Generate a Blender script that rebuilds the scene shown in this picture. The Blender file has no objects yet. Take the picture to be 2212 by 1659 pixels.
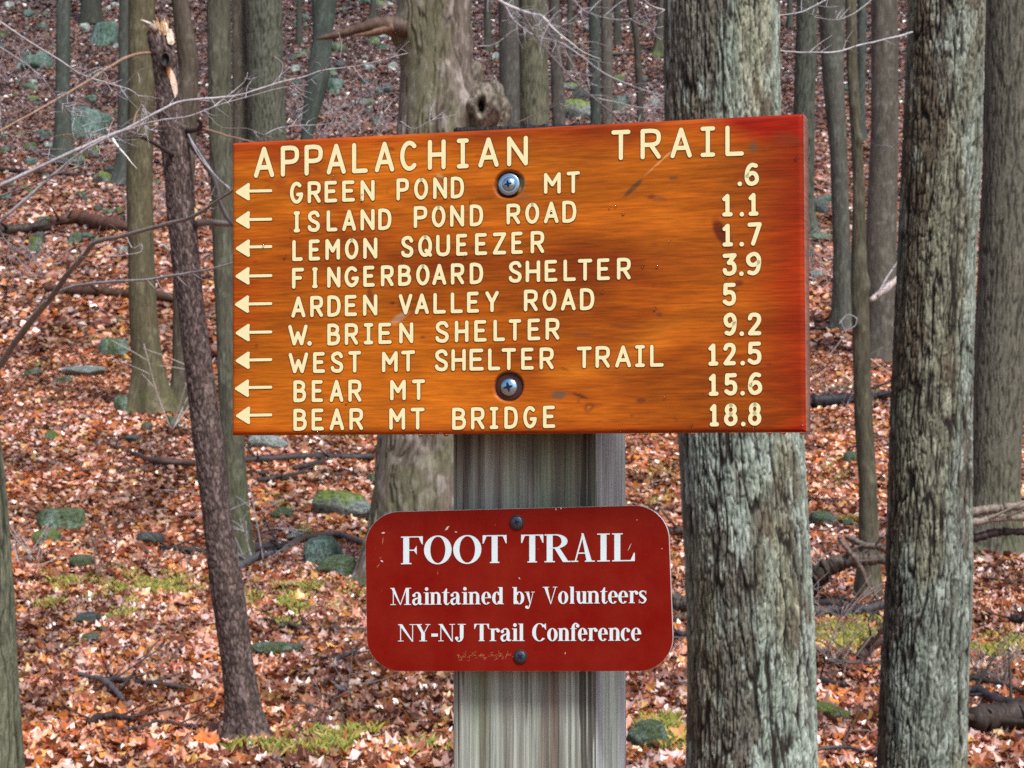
import bpy, math
import numpy as np
from mathutils import Vector, Matrix

# ------------------------------------------------------------------ camera, sky, sun, exposure
SC = bpy.context.scene
F, CX, CY = 4200.0, 1106.0, 829.5          # focal length and centre, in units of a 2212 px wide frame
CAMZ = 1.6
KD = F / 3250.0                              # distances below were first measured for a 3250 px lens
cd = bpy.data.cameras.new('camera'); cam = bpy.data.objects.new('camera', cd)
SC.collection.objects.link(cam); SC.camera = cam
cam.location = (0, 0, CAMZ); cam.rotation_euler = (math.pi / 2, 0, 0)
cd.sensor_width = 36; cd.lens = 36 * F / 2212
cd.clip_start = .05; cd.clip_end = 600
cd.dof.use_dof = True; cd.dof.focus_distance = 1.84; cd.dof.aperture_fstop = 34
w = bpy.data.worlds.new('World'); SC.world = w; w.use_nodes = True
SUN_EL, SUN_AZ = math.radians(54), math.radians(150)   # azimuth clockwise from +Y
sky = w.node_tree.nodes.new('ShaderNodeTexSky'); sky.sky_type = 'NISHITA'; sky.sun_disc = False
sky.sun_elevation = SUN_EL; sky.sun_rotation = SUN_AZ
sky.air_density = 1.0; sky.dust_density = 3.0; sky.ozone_density = 1.0
bg = w.node_tree.nodes['Background']; bg.inputs[1].default_value = .095
w.node_tree.links.new(sky.outputs[0], bg.inputs[0])
ld = bpy.data.lights.new('sun', 'SUN'); ld.energy = 2.6; ld.angle = math.radians(14); ld.color = (1, .98, .95)
sun = bpy.data.objects.new('sun', ld); SC.collection.objects.link(sun)
sdir = Vector((math.sin(SUN_AZ) * math.cos(SUN_EL), math.cos(SUN_AZ) * math.cos(SUN_EL), math.sin(SUN_EL)))
sun.rotation_euler = sdir.to_track_quat('Z', 'Y').to_euler(); sun.location = sdir * 30
SC.view_settings.view_transform = 'Standard'; SC.view_settings.look = 'None'
SC.view_settings.exposure = 0.66; SC.view_settings.gamma = 1; SC.view_settings.use_curve_mapping = False
SC.cycles.max_bounces = 5; SC.cycles.diffuse_bounces = 3; SC.cycles.glossy_bounces = 2
SC.cycles.use_denoising = False
SC.cycles.sample_clamp_indirect = 3.0

COL = SC.collection
rng = np.random.default_rng(7)

# ------------------------------------------------------------------ numpy noise
_T = np.random.default_rng(1).random((256, 256))
_A = np.random.default_rng(2).random((256, 256)); _B = np.random.default_rng(3).random((256, 256))
def vn(x, y, s=0):
    x = np.asarray(x, float) + s * 17.13; y = np.asarray(y, float) + s * 31.7
    xi = np.floor(x).astype(int); yi = np.floor(y).astype(int); fx = x - xi; fy = y - yi
    fx = fx * fx * (3 - 2 * fx); fy = fy * fy * (3 - 2 * fy)
    a = _T[xi & 255, yi & 255]; b = _T[(xi + 1) & 255, yi & 255]
    c = _T[xi & 255, (yi + 1) & 255]; d = _T[(xi + 1) & 255, (yi + 1) & 255]
    return a + (b - a) * fx + (c - a) * fy + (a - b - c + d) * fx * fy
def fbm(x, y, o=4, s=0):
    r = 0; a = .5; t = 0
    for i in range(o):
        r = r + a * vn(x * 2 ** i, y * 2 ** i, s + i * 3); t += a; a *= .5
    return r / t
def worley(x, y, s=0):
    x = x + s * 5.3; y = y + s * 9.1
    xi = np.floor(x).astype(int); yi = np.floor(y).astype(int)
    f1 = np.full(x.shape, 9.); f2 = np.full(x.shape, 9.); cid = np.zeros(x.shape)
    for i in (-1, 0, 1):
        for j in (-1, 0, 1):
            cx = xi + i; cy = yi + j
            px = cx + _A[cx & 255, cy & 255]; py = cy + _B[cx & 255, cy & 255]
            d = np.hypot(px - x, py - y); n = d < f1
            f2 = np.where(n, f1, np.minimum(f2, d)); f1 = np.where(n, d, f1)
            cid = np.where(n, _T[(cx * 7) & 255, (cy * 13) & 255], cid)
    return f1, f2, cid
def sst(a, b, x):
    t = np.clip((x - a) / (b - a), 0, 1); return t * t * (3 - 2 * t)
def mixc(a, b, t):
    return np.asarray(a, float) * (1 - t[..., None]) + np.asarray(b, float) * t[..., None]

# ------------------------------------------------------------------ ground height
_gy = np.array([-60., -20, -2, 1.5, 4.5, 8.5, 11, 14, 18, 24, 30, 38, 48, 62, 80, 110, 160, 201])
_gt = np.array([0, 0, 0, 0, 0, -.255, -.19, -.1415, -.09, -.02, .035, .09, .145, .20, .245, .29, .33, .36])
_gy = np.where(_gy > 5, _gy * KD, _gy); _gt = _gt / KD
_gz = np.where(_gy > 5, CAMZ + _gt * _gy, 0.0)
_gz[0:5] = [.9, .5, .12, 0.02, -.22]
_fy = np.linspace(-60, 260, 3201); _fz = np.interp(_fy, _gy, _gz)
_k = np.exp(-np.linspace(-2, 2, 31) ** 2); _k /= _k.sum()
_pz = np.convolve(np.pad(_fz, 15, 'edge'), _k, 'valid')
def G(x, y):
    x = np.asarray(x, float); y = np.asarray(y, float)
    z = np.interp(y + .04 * x, _fy, _pz)
    y = y / KD * 1.0; am = np.clip((y - 3) / 25, .15, 1)
    z = z + (vn(x * .11, y * .11, 4) - .5) * 1.3 * am * np.clip((y - 12) / 30, 0, 1)
    z = z + (fbm(x * .5, y * .5, 3, 5) - .5) * .32 * am
    z = z + (vn(x * 2.3, y * 2.3, 6) - .5) * .075
    return z
def ray(px, py):
    return (px - CX) / F, (CY - py) / F
def hit(px, py, y0=6.0):
    a, b = ray(px, py)
    ys = np.concatenate([np.arange(y0 * KD, 50, .05), np.arange(50, 250, .25)])
    zz = G(a * ys, ys); k = np.nonzero(CAMZ + b * ys < zz)[0]
    d = ys[k[0]] if len(k) else 190.
    return Vector((a * d, d, float(G(a * d, d))))
def P(px, py, d):
    a, b = ray(px, py); return Vector((a * d, d, CAMZ + b * d))

# ------------------------------------------------------------------ object helpers
def mesh(name, V, Fc, mat=None, cols=None, smooth=True, mi=None):
    me = bpy.data.meshes.new(name)
    V = np.asarray(V, np.float32)
    if isinstance(Fc, np.ndarray):
        n = Fc.shape[1]; me.vertices.add(len(V)); me.vertices.foreach_set('co', V.ravel())
        me.loops.add(Fc.size); me.loops.foreach_set('vertex_index', Fc.astype(np.int32).ravel())
        me.polygons.add(len(Fc)); me.polygons.foreach_set('loop_start', np.arange(0, Fc.size, n, dtype=np.int32))
        me.polygons.foreach_set('loop_total', np.full(len(Fc), n, np.int32))
        me.update(calc_edges=True)
    else:
        me.from_pydata([tuple(map(float, v)) for v in V], [], [tuple(map(int, f)) for f in Fc]); me.update()
    me.polygons.foreach_set('use_smooth', np.full(len(me.polygons), smooth, bool))
    if mi is not None: me.polygons.foreach_set('material_index', np.asarray(mi, np.int32))
    for m in (mat if isinstance(mat, (list, tuple)) else [mat]):
        if m: me.materials.append(m)
    if cols is not None:
        at = me.color_attributes.new('col', 'FLOAT_COLOR', 'POINT')
        c = np.ones((len(V), 4), np.float32); c[:, :3] = cols; at.data.foreach_set('color', c.ravel())
    return me
def obj(name, me, parent=None, loc=None, rot=None):
    o = bpy.data.objects.new(name, me); COL.objects.link(o)
    if parent: o.parent = parent
    if loc is not None: o.location = loc
    if rot is not None: o.rotation_euler = rot
    return o
def tag(o, label=None, cat=None, group=None, kind=None):
    if label: o['label'] = label
    if cat: o['category'] = cat
    if group: o['group'] = group
    if kind: o['kind'] = kind
    return o
def empty(name, loc, label, cat, group=None, rot=(0, 0, 0)):
    o = bpy.data.objects.new(name, None); COL.objects.link(o); o.location = loc; o.rotation_euler = rot
    o.empty_display_size = .1
    return tag(o, label, cat, group)
def grid_faces(nr, nc, wrap=False):
    i = np.arange(nr - 1)[:, None]; j = np.arange(nc if wrap else nc - 1)[None, :]
    j2 = (j + 1) % nc
    return np.stack([i * nc + j, i * nc + j2, (i + 1) * nc + j2, (i + 1) * nc + j], -1).reshape(-1, 4)

# ------------------------------------------------------------------ materials
def mat(name, rough=.7, spec=.4, col=(.5, .5, .5), metal=0):
    m = bpy.data.materials.new(name); m.use_nodes = True
    b = m.node_tree.nodes['Principled BSDF']
    b.inputs['Base Color'].default_value = (*col, 1); b.inputs['Roughness'].default_value = rough
    b.inputs['Specular IOR Level'].default_value = spec; b.inputs['Metallic'].default_value = metal
    return m, m.node_tree.nodes, m.node_tree.links, b
def nd(N, t, **k):
    n = N.new(t)
    for a, v in k.items():
        if a in n.inputs: n.inputs[a].default_value = v
        else: setattr(n, a, v)
    return n
def attr_mat(name, rough, spec, nscale=(40, 40, 40), amt=.35, bump=.3, bdist=.004, detail=4, rvar=0.0):
    m, N, L, b = mat(name, rough, spec)
    at = nd(N, 'ShaderNodeAttribute', attribute_name='col')
    tc = N.new('ShaderNodeTexCoord'); mp = N.new('ShaderNodeMapping'); mp.inputs['Scale'].default_value = nscale
    L.new(tc.outputs['Object'], mp.inputs[0])
    nz = nd(N, 'ShaderNodeTexNoise', Scale=1.0, Detail=float(detail), Roughness=.65); L.new(mp.outputs[0], nz.inputs['Vector'])
    mr = nd(N, 'ShaderNodeMapRange'); mr.inputs['From Min'].default_value = .3; mr.inputs['From Max'].default_value = .7
    mr.inputs['To Min'].default_value = 1 - amt; mr.inputs['To Max'].default_value = 1 + amt
    L.new(nz.outputs[0], mr.inputs['Value'])
    mx = nd(N, 'ShaderNodeMix', data_type='RGBA', blend_type='MULTIPLY'); mx.inputs[0].default_value = 1
    L.new(at.outputs['Color'], mx.inputs[6]); L.new(mr.outputs[0], mx.inputs[7]); L.new(mx.outputs[2], b.inputs['Base Color'])
    bp = nd(N, 'ShaderNodeBump', Strength=bump, Distance=bdist); L.new(nz.outputs[0], bp.inputs['Height']); L.new(bp.outputs[0], b.inputs['Normal'])
    return m
M_bark = attr_mat('bark', .8, .25, (70, 70, 22), .55, .9, .006, 5)
M_barkfar = attr_mat('far_bark', .85, .2, (45, 45, 9), .4, .8, .01, 4)
M_leaf = attr_mat('fallen_leaf', .27, .6, (60, 60, 60), .22, .25, .002, 2)
M_rock = attr_mat('mossy_rock', .75, .3, (7, 7, 7), .9, 1.0, .06, 9)
M_stick = attr_mat('dead_wood', .6, .35, (60, 60, 60), .5, .6, .003, 4)
M_twig = attr_mat('twig', .5, .4, (80, 80, 80), .3, .3, .001, 2)
M_grass = attr_mat('grass', .6, .3, (30, 30, 30), .3, 0, .001, 2)

# ground material: wet dark soil with rotting leaf colours in patches
m, N, L, b = mat('leaf_mould', .7, .3); M_ground = m
tc = N.new('ShaderNodeTexCoord')
cr = N.new('ShaderNodeValToRGB'); v = nd(N, 'ShaderNodeTexVoronoi', Scale=15.0, Randomness=1.0)
L.new(tc.outputs['Object'], v.inputs['Vector']); sp = N.new('ShaderNodeSeparateColor'); L.new(v.outputs['Color'], sp.inputs[0]); L.new(sp.outputs[0], cr.inputs[0])
cr.color_ramp.interpolation = 'CONSTANT'
els = [(0, (.035, .014, .009)), (.2, (.12, .035, .016)), (.4, (.22, .075, .03)), (.55, (.3, .12, .06)), (.7, (.4, .22, .15)), (.85, (.09, .03, .016)), (.93, (.5, .33, .25))]
cr.color_ramp.elements[0].position = 0; cr.color_ramp.elements[0].color = (*els[0][1], 1)
cr.color_ramp.elements[1].position = els[1][0]; cr.color_ramp.elements[1].color = (*els[1][1], 1)
for p_, c_ in els[2:]:
    e = cr.color_ramp.elements.new(p_); e.color = (*c_, 1)
L.new(cr.outputs[0], b.inputs['Base Color'])
bp = nd(N, 'ShaderNodeBump', Strength=.8, Distance=.03); L.new(sp.outputs[1], bp.inputs['Height']); L.new(bp.outputs[0], b.inputs['Normal'])

# ------------------------------------------------------------------ ground sheet
ys = np.concatenate([np.linspace(-60, -2, 20), np.linspace(0, 6, 20)[:-1], 6 * (50 / 6) ** np.linspace(0, 1, 270), np.linspace(51, 125, 90), np.linspace(129, 258, 36)])
t = np.linspace(-1, 1, 221); xs = np.sign(t) * (np.abs(t) * 14 + np.abs(t) ** 4 * 116)
X, Y = np.meshgrid(xs, ys); Z = G(X, Y)
ground = obj('forest_floor', mesh('forest_floor', np.stack([X, Y, Z], -1).reshape(-1, 3), grid_faces(len(ys), len(xs)), M_ground))
tag(ground, kind='structure')

# ------------------------------------------------------------------ leaf litter
PAL = np.array([(.30, .085, .025), (.40, .13, .03), (.52, .21, .05), (.22, .06, .022), (.13, .04, .02),
                (.50, .25, .16), (.60, .37, .28), (.72, .52, .44), (.44, .20, .13), (.55, .33, .10), (.36, .10, .05), (.66, .44, .22)])
PAL = np.clip(PAL * [1.16, 1.15, 1.25], 0, .85)
PW = np.array([.12, .13, .09, .10, .07, .13, .12, .115, .11, .04, .05, .04]); PW = PW / PW.sum()
def leaf_template(k, kind):
    r = np.random.default_rng(100 + k)
    if kind == 0:      # lobed leaf, ten faces round the midrib
        a = np.linspace(0, 2 * np.pi, 11)[:-1] + r.normal(0, .08, 10)
        rad = np.where(np.arange(10) % 2 == 0, 1.0, .62) * r.uniform(.7, 1.2, 10); rad[5] *= r.uniform(.6, 1)
        x = np.cos(a) * rad; y = np.sin(a) * rad
        cu = r.uniform(-.7, .7); cv = r.uniform(-.6, .6)
        z = cu * x * x + cv * y * y + .25 * np.abs(y) * r.uniform(.2, 1.2) + r.normal(0, .07, 10)
        V = np.vstack([[0, 0, 0], np.stack([x, y, z], -1)])
        Fc = np.array([(0, i + 1, (i + 1) % 10 + 1) for i in range(10)])
    elif kind == 1:
        a = np.linspace(0, 2 * np.pi, 6)[:-1] + r.normal(0, .2, 5); rad = r.uniform(.6, 1.15, 5)
        x = np.cos(a) * rad; y = np.sin(a) * rad; z = r.uniform(-.3, .5) * x * x + r.normal(0, .12, 5) + .3 * np.abs(y)
        V = np.vstack([[0, 0, 0], np.stack([x, y, z], -1)]); Fc = np.array([(0, i + 1, (i + 1) % 5 + 1) for i in range(5)])
    else:
        V = np.array([(-1, -.1, .05), (.0, -.8, .15), (1, .1, 0), (.1, .8, .2)]) + r.normal(0, .15, (4, 3)); Fc = np.array([(0, 1, 2), (0, 2, 3)])
    return V, Fc
def leaf_frames(n, x, y, size, tilt, r):
    z = G(x, y); e = .15
    gx = (G(x + e, y) - z) / e; gy = (G(x, y + e) - z) / e
    nr = np.stack([-gx, -gy, np.ones(n)], -1) + r.normal(0, tilt, (n, 3)) * [1, 1, 0]
    nr /= np.linalg.norm(nr, axis=1)[:, None]
    a = r.uniform(0, 2 * np.pi, n); u = np.stack([np.cos(a), np.sin(a), np.zeros(n)], -1)
    u -= (u * nr).sum(1)[:, None] * nr; u /= np.linalg.norm(u, axis=1)[:, None]
    vv = np.cross(nr, u)
    return np.stack([x, y, z + size * r.uniform(.1, .55, n)], -1), u, vv, nr
def leaf_colors(n, x, y, r):
    c = PAL[r.choice(len(PAL), n, p=PW)] * r.uniform(.7, 1.2, (n, 1))
    wp = sst(.45, .7, vn(x * .35, y * .35, 12))[:, None]           # warmer, drier drifts
    c = c * (1 - .25 * wp * np.array([0, .3, .8]))
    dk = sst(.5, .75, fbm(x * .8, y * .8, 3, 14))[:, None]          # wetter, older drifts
    fr = sst(36, 85, y)[:, None]; g_ = c.mean(1)[:, None]                # distance haze painted in: leaves dulled and darkened up the hill
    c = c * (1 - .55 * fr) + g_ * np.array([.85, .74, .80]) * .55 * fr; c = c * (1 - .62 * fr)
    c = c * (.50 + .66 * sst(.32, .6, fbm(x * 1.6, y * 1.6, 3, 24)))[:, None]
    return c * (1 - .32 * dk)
def litter(name, y0, y1, dens, size, kind, tilt, seed, wmul=.35, keep=None):
    r = np.random.default_rng(seed); area = wmul * (y1 * y1 - y0 * y0); n = int(area * dens)
    y = np.sqrt(r.uniform(y0 * y0, y1 * y1, n)); x = r.uniform(-1, 1, n) * wmul * y
    sz = size * r.uniform(.6, 1.35, n); ps, u, vv, nr = leaf_frames(n, x, y, sz, tilt, r)
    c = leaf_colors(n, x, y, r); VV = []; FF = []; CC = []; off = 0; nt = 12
    for k in range(nt):
        V, Fc = leaf_template(k, kind); ix = np.arange(k, n, nt); m_ = len(V)
        w_ = ps[ix][:, None] + sz[ix][:, None, None] * (V[None, :, 0:1] * u[ix][:, None] + V[None, :, 1:2] * vv[ix][:, None] + V[None, :, 2:3] * nr[ix][:, None])
        VV.append(w_.reshape(-1, 3)); FF.append((Fc[None] + (np.arange(len(ix)) * m_)[:, None, None] + off).reshape(-1, 3)); off += len(ix) * m_
        CC.append(np.repeat(c[ix], m_, 0))
    o = obj(name, mesh(name, np.vstack(VV), np.vstack(FF), M_leaf, np.vstack(CC), smooth=False))
    return tag(o, kind='stuff')
litter('leaf_litter', 9.3, 20, 440, .041, 0, .55, 11)
litter('leaf_litter', 9.3, 26, 40, .056, 0, .75, 18)
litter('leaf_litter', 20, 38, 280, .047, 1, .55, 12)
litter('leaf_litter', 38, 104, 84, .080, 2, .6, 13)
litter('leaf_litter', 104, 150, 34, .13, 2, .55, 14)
litter('leaf_litter', 3.0, 9.3, 90, .05, 1, .35, 15)
# the nearest leaves one by one, parts of the floor
r = np.random.default_rng(21); lm = []
for k in range(24):
    V, Fc = leaf_template(k + 40, 0)
    lm.append(mesh('leaf', V, Fc, M_leaf, np.repeat(PAL[[r.choice(len(PAL), p=PW)]] * r.uniform(.9, 1.25), len(V), 0), smooth=False))
n = 300; y = np.sqrt(r.uniform(10.4 ** 2, 12.2 ** 2, n)); x = r.uniform(-1, 1, n) * .268 * y
sz = .045 * r.uniform(.8, 1.35, n); ps, u, vv, nr = leaf_frames(n, x, y, sz, .5, r)
for i in range(n):
    o = bpy.data.objects.new('leaf', lm[i % 24]); COL.objects.link(o); o.parent = ground
    R_ = Matrix((u[i], vv[i], nr[i])).transposed().to_4x4()
    o.matrix_local = Matrix.Translation(Vector(ps[i]) + Vector((0, 0, .02))) @ R_ @ Matrix.Scale(float(sz[i]), 4)

# ------------------------------------------------------------------ grass and moss tufts in the litter
GR = [(900, 980, 1290, 1330, 0, 0), (1360, 1480, 1180, 1240, 400, 0), (2110, 2212, 960, 1040, 500, 0), (120, 330, 690, 760, 500, 0), (1380, 1470, 1060, 1100, 250, 0), (60, 140, 1290, 1330, 300, 0), (60, 200, 1235, 1290, 500, 0), (190, 480, 1238, 1300, 2200, 0), (180, 330, 1290, 1345, 800, 0), (545, 790, 1250, 1325, 1800, 0), (565, 645, 1066, 1112, 600, 0),
      (635, 705, 1140, 1165, 250, 0), (500, 975, 1585, 1645, 2600, 1), (520, 720, 1290, 1335, 700, 1), (1355, 1480, 1000, 1035, 300, 0), (1750, 1850, 985, 1060, 500, 0), (1780, 1925, 815, 880, 700, 0),
      (1755, 1900, 1120, 1155, 500, 0), (1755, 1910, 1342, 1412, 1600, 1), (2092, 2212, 1380, 1430, 900, 1), (560, 640, 1345, 1370, 250, 1), (650, 820, 930, 960, 200, 0), (1370, 1490, 1555, 1625, 900, 1),
      (240, 300, 640, 720, 150, 0), (60, 110, 780, 800, 150, 0), (1760, 1830, 480, 520, 160, 0), (1690, 1720, 40, 70, 60, 0), (80, 200, 560, 600, 150, 0)]
r = np.random.default_rng(5); VV = []; FF = []; CC = []; k = 0
for (x0, x1, r0, r1, n, kd) in GR:
    A = hit(x0, r1); B = hit(x1, r1); C_ = hit((x0 + x1) / 2, r0); d0, d1 = A.y, C_.y
    for i in range(n):
        s, t = r.normal(0, .42, 2); s = np.clip(s, -1, 1) * .5 + .5; t = np.clip(t, -1, 1) * .5 + .5
        d = d0 + (d1 - d0) * t; X0 = ((x0 + (x1 - x0) * s) - CX) / F * d
        if vn(X0 * 6, d * 4, 33) < .45: continue
        z0 = float(G(X0, d)); h = r.uniform(.02, .06) * (1.2 if kd else 1); a = r.uniform(0, 6.28); wd = r.uniform(.0015, .0055)
        dx, dy = math.cos(a), math.sin(a); le = r.normal(0, .6, 2) * h
        VV += [(X0 - dx * wd, d - dy * wd, z0 + .01), (X0 + dx * wd, d + dy * wd, z0 + .01), (X0 + le[0] * .4 + dx * wd, d + le[1] * .4 + dy * wd, z0 + h * .7 + .02), (X0 + le[0], d + le[1], z0 + h + .02)]
        FF += [(k, k + 1, k + 2), (k, k + 2, k + 3)]; k += 4
        c = np.array([(.50, .44, .10), (.34, .38, .07), (.58, .46, .16), (.20, .28, .06)][r.integers(4)]) * r.uniform(.7, 1.1)
        CC += [c] * 4
g = obj('grass', mesh('grass', np.array(VV), np.array(FF), M_grass, np.array(CC), smooth=False)); tag(g, kind='stuff')

# ------------------------------------------------------------------ tubes (branches, sticks, logs)
def smooth_path(pts, rad, n):
    pts = np.array([tuple(p) for p in pts], float); rad = np.array(rad, float) if np.ndim(rad) else np.full(len(pts), rad)
    if len(rad) == 2 and len(pts) > 2: rad = np.linspace(rad[0], rad[1], len(pts))
    s = np.concatenate([[0], np.cumsum(np.linalg.norm(np.diff(pts, axis=0), axis=1))])
    out = []; q = np.linspace(0, s[-1], n)
    ext = np.vstack([2 * pts[0] - pts[1], pts, 2 * pts[-1] - pts[-2]])
    for t in q:
        i = min(np.searchsorted(s, t, 'right') - 1, len(pts) - 2); u = (t - s[i]) / max(s[i + 1] - s[i], 1e-9)
        p0, p1, p2, p3 = ext[i:i + 4]
        out.append(.5 * ((2 * p1) + (-p0 + p2) * u + (2 * p0 - 5 * p1 + 4 * p2 - p3) * u * u + (-p0 + 3 * p1 - 3 * p2 + p3) * u ** 3))
    return np.array(out), np.interp(q, s, rad), q
def tube(pts, rad, n=24, sides=7, wob=.0, seed=0, knob=.0):
    c, rr, q = smooth_path(pts, rad, n); r = np.random.default_rng(seed)
    if wob: c = c + np.cumsum(r.normal(0, wob, c.shape), 0) - np.linspace(0, 1, n)[:, None] * 0
    T = np.gradient(c, axis=0); T /= np.linalg.norm(T, axis=1)[:, None] + 1e-9
    up = np.array([0, .3, 1.]) if abs(T[0, 2]) < .8 else np.array([1., .2, 0])
    A = np.cross(T, up); A /= np.linalg.norm(A, axis=1)[:, None] + 1e-9; B = np.cross(A, T)
    th = np.linspace(0, 2 * np.pi, sides, endpoint=False)
    k = 1 + knob * r.normal(0, 1, (n, 1)) + knob * .6 * r.normal(0, 1, (n, sides))
    V = c[:, None] + (rr[:, None] * k)[..., None] * (np.cos(th)[None, :, None] * A[:, None] + np.sin(th)[None, :, None] * B[:, None])
    V = V.reshape(-1, 3); Fq = grid_faces(n, sides, True); m_ = len(V)
    V = np.vstack([V, c[:1], c[-1:]])
    caps = np.array([(m_, (j + 1) % sides, j, j) for j in range(sides)] + [(m_ + 1, (n - 1) * sides + j, (n - 1) * sides + (j + 1) % sides, (n - 1) * sides + (j + 1) % sides) for j in range(sides)])
    tris = np.vstack([Fq[:, [0, 1, 2]], Fq[:, [0, 2, 3]], caps[:, :3]])
    return V, tris
def tubes_mesh(name, lst, m, loc):
    VV = []; FF = []; CC = []; off = 0
    for (V, Fc, c) in lst:
        VV.append(V - np.array(loc)); FF.append(Fc + off); off += len(V)
        c = np.asarray(c, float); nz = .75 + .5 * vn(V[:, 0] * 30, V[:, 2] * 30 + V[:, 1] * 20, 3)[:, None]
        CC.append(c * nz)
    return mesh(name, np.vstack(VV), np.vstack(FF), m, np.vstack(CC))

# ------------------------------------------------------------------ trunks
def bark_field(kind, U, Z, cosx, seed):
    """U arc metres, Z metres -> (height in metres, colour)"""
    s = seed
    if kind == 'furrow':
        wu = U + (fbm(U * 9, Z * 4, 3, s) - .5) * .014
        def fur(fu, fz, w_, q):
            n_ = np.abs(fbm(wu * fu, Z * fz, 2, s + q) - .5) * 2
            return sst(0, w_, n_ + .10 * sst(.55, .75, fbm(U * fu * .6, Z * fz * 1.3, 2, s + q + 40)))
        k1 = fur(46, 4.0, .15, 1); k1b = fur(70, 6.5, .15, 6); k2 = fur(120, 15, .17, 2); k3 = fur(190, 40, .2, 3)
        f1, f2, cid = worley(wu / .0135 + 3, (Z + (fbm(U * 40, Z * 6, 2, s + 17) - .5) * .06) / .075, s + 4); brk = sst(0, .20, f2 - f1)
        cut = np.clip(k1 * (.3 + .7 * k1b) * (.55 + .45 * k2) * (.50 + .50 * brk), 0, 1)
        h = cut * (.8 + .2 * cid) + .14 * k3 + .18 * fbm(U * 150, Z * 70, 3, s + 8)
        lich = sst(.42, .60, fbm(U * 9, Z * 3.2, 4, s + 5) + .07 * cosx)  # lichen; its lean to the right paints in that side's stronger light
        lc2 = sst(.57, .64, fbm(U * 34, Z * 14, 4, s + 9) + .06 * cosx)
        top = mixc((.155, .142, .120), (.245, .275, .240), lich)
        top = top * (.55 + .35 * cid + .45 * fbm(U * 160, Z * 50, 3, s + 14) + .25 * k3)[..., None]
        top = mixc(top, (.46, .51, .47), lc2 * .7)
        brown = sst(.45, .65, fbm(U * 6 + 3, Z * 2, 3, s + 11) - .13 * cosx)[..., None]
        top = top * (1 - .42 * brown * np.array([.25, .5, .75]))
        top = top ** 1.12 * .98; c = mixc((.020, .016, .013), top, np.clip(cut * 1.45 - .25, 0, 1))  # cracks near black: darker bark plus crevice shade put into the colour
        return (h - .75) * .011, c
    if kind == 'scaly':
        wu = U + (fbm(U * 14, Z * 8, 3, s) - .5) * .03
        f1, f2, cid = worley(wu / .015, Z / .045, s); cut = sst(0, .3, f2 - f1)
        fl = sst(.62, .72, fbm(U * 70, Z * 28, 2, s + 4))
        c = mixc((.022, .015, .014), (.135, .10, .09), cut * (.3 + .7 * cid)); c = mixc(c, (.25, .20, .20), fl * .5)
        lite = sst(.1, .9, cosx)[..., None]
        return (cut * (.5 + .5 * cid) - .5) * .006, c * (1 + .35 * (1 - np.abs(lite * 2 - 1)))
    if kind == 'ridge':
        wu = U + (fbm(U * 8, Z * 5, 3, s) - .5) * .05
        n_ = np.abs(fbm(wu * 40, Z * 3.5, 2, s + 1) - .5) * 2; m2 = np.abs(fbm(wu * 80, Z * 10, 2, s + 2) - .5) * 2
        cut = sst(0, .22, n_) * (.6 + .4 * sst(0, .2, m2)); nz = fbm(U * 40, Z * 16, 3, s + 7)
        c = mixc((.05, .046, .038), (.20, .19, .155), np.clip(cut * (.55 + .6 * nz), 0, 1))
        return (cut - .5) * .011, c
    if kind == 'old':
        wu = U + (fbm(U * 4, Z * 3, 3, s) - .5) * .16
        n_ = np.abs(fbm(wu * 15, Z * 2.2, 3, s + 1) - .5) * 2; cut = sst(0, .2, n_); nz = fbm(U * 16, Z * 9, 4, s + 2)
        c = mixc((.065, .048, .038), (.25, .21, .175), np.clip(cut * .55 + nz * .55, 0, 1)); c = mixc(c, (.42, .38, .35), sst(.54, .70, nz) * .8)
        c = mixc(c, (.15, .17, .08), sst(.45, .65, fbm(U * 3, Z * 1.5, 3, s + 8) - .12 * cosx) * .5)
        return (cut - .5) * .022 + (fbm(U * 3, Z * 2, 3, s + 5) - .5) * .06, c
    wu = U + (fbm(U * 6, Z * 2, 2, s) - .5) * .05
    nz = fbm(U * 8, Z * 2.0, 4, s); st = fbm(wu * 55, Z * 3.5, 3, s + 2); n_ = sst(0, .14, np.abs(fbm(wu * 26, Z * 2.5, 2, s + 3) - .5) * 2)
    sp_ = sst(.60, .72, fbm(U * 12, Z * 8, 3, s + 6))
    c = mixc((.065, .063, .053), (.185, .178, .150), np.clip(nz * .45 + st * .7 - .08 + (n_ - 1) * .25, 0, 1)); c = mixc(c, (.24, .25, .22), sp_ * .5)
    return (st - .5) * .008 + (n_ - 1) * .005, c
ALLTREES = []
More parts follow.
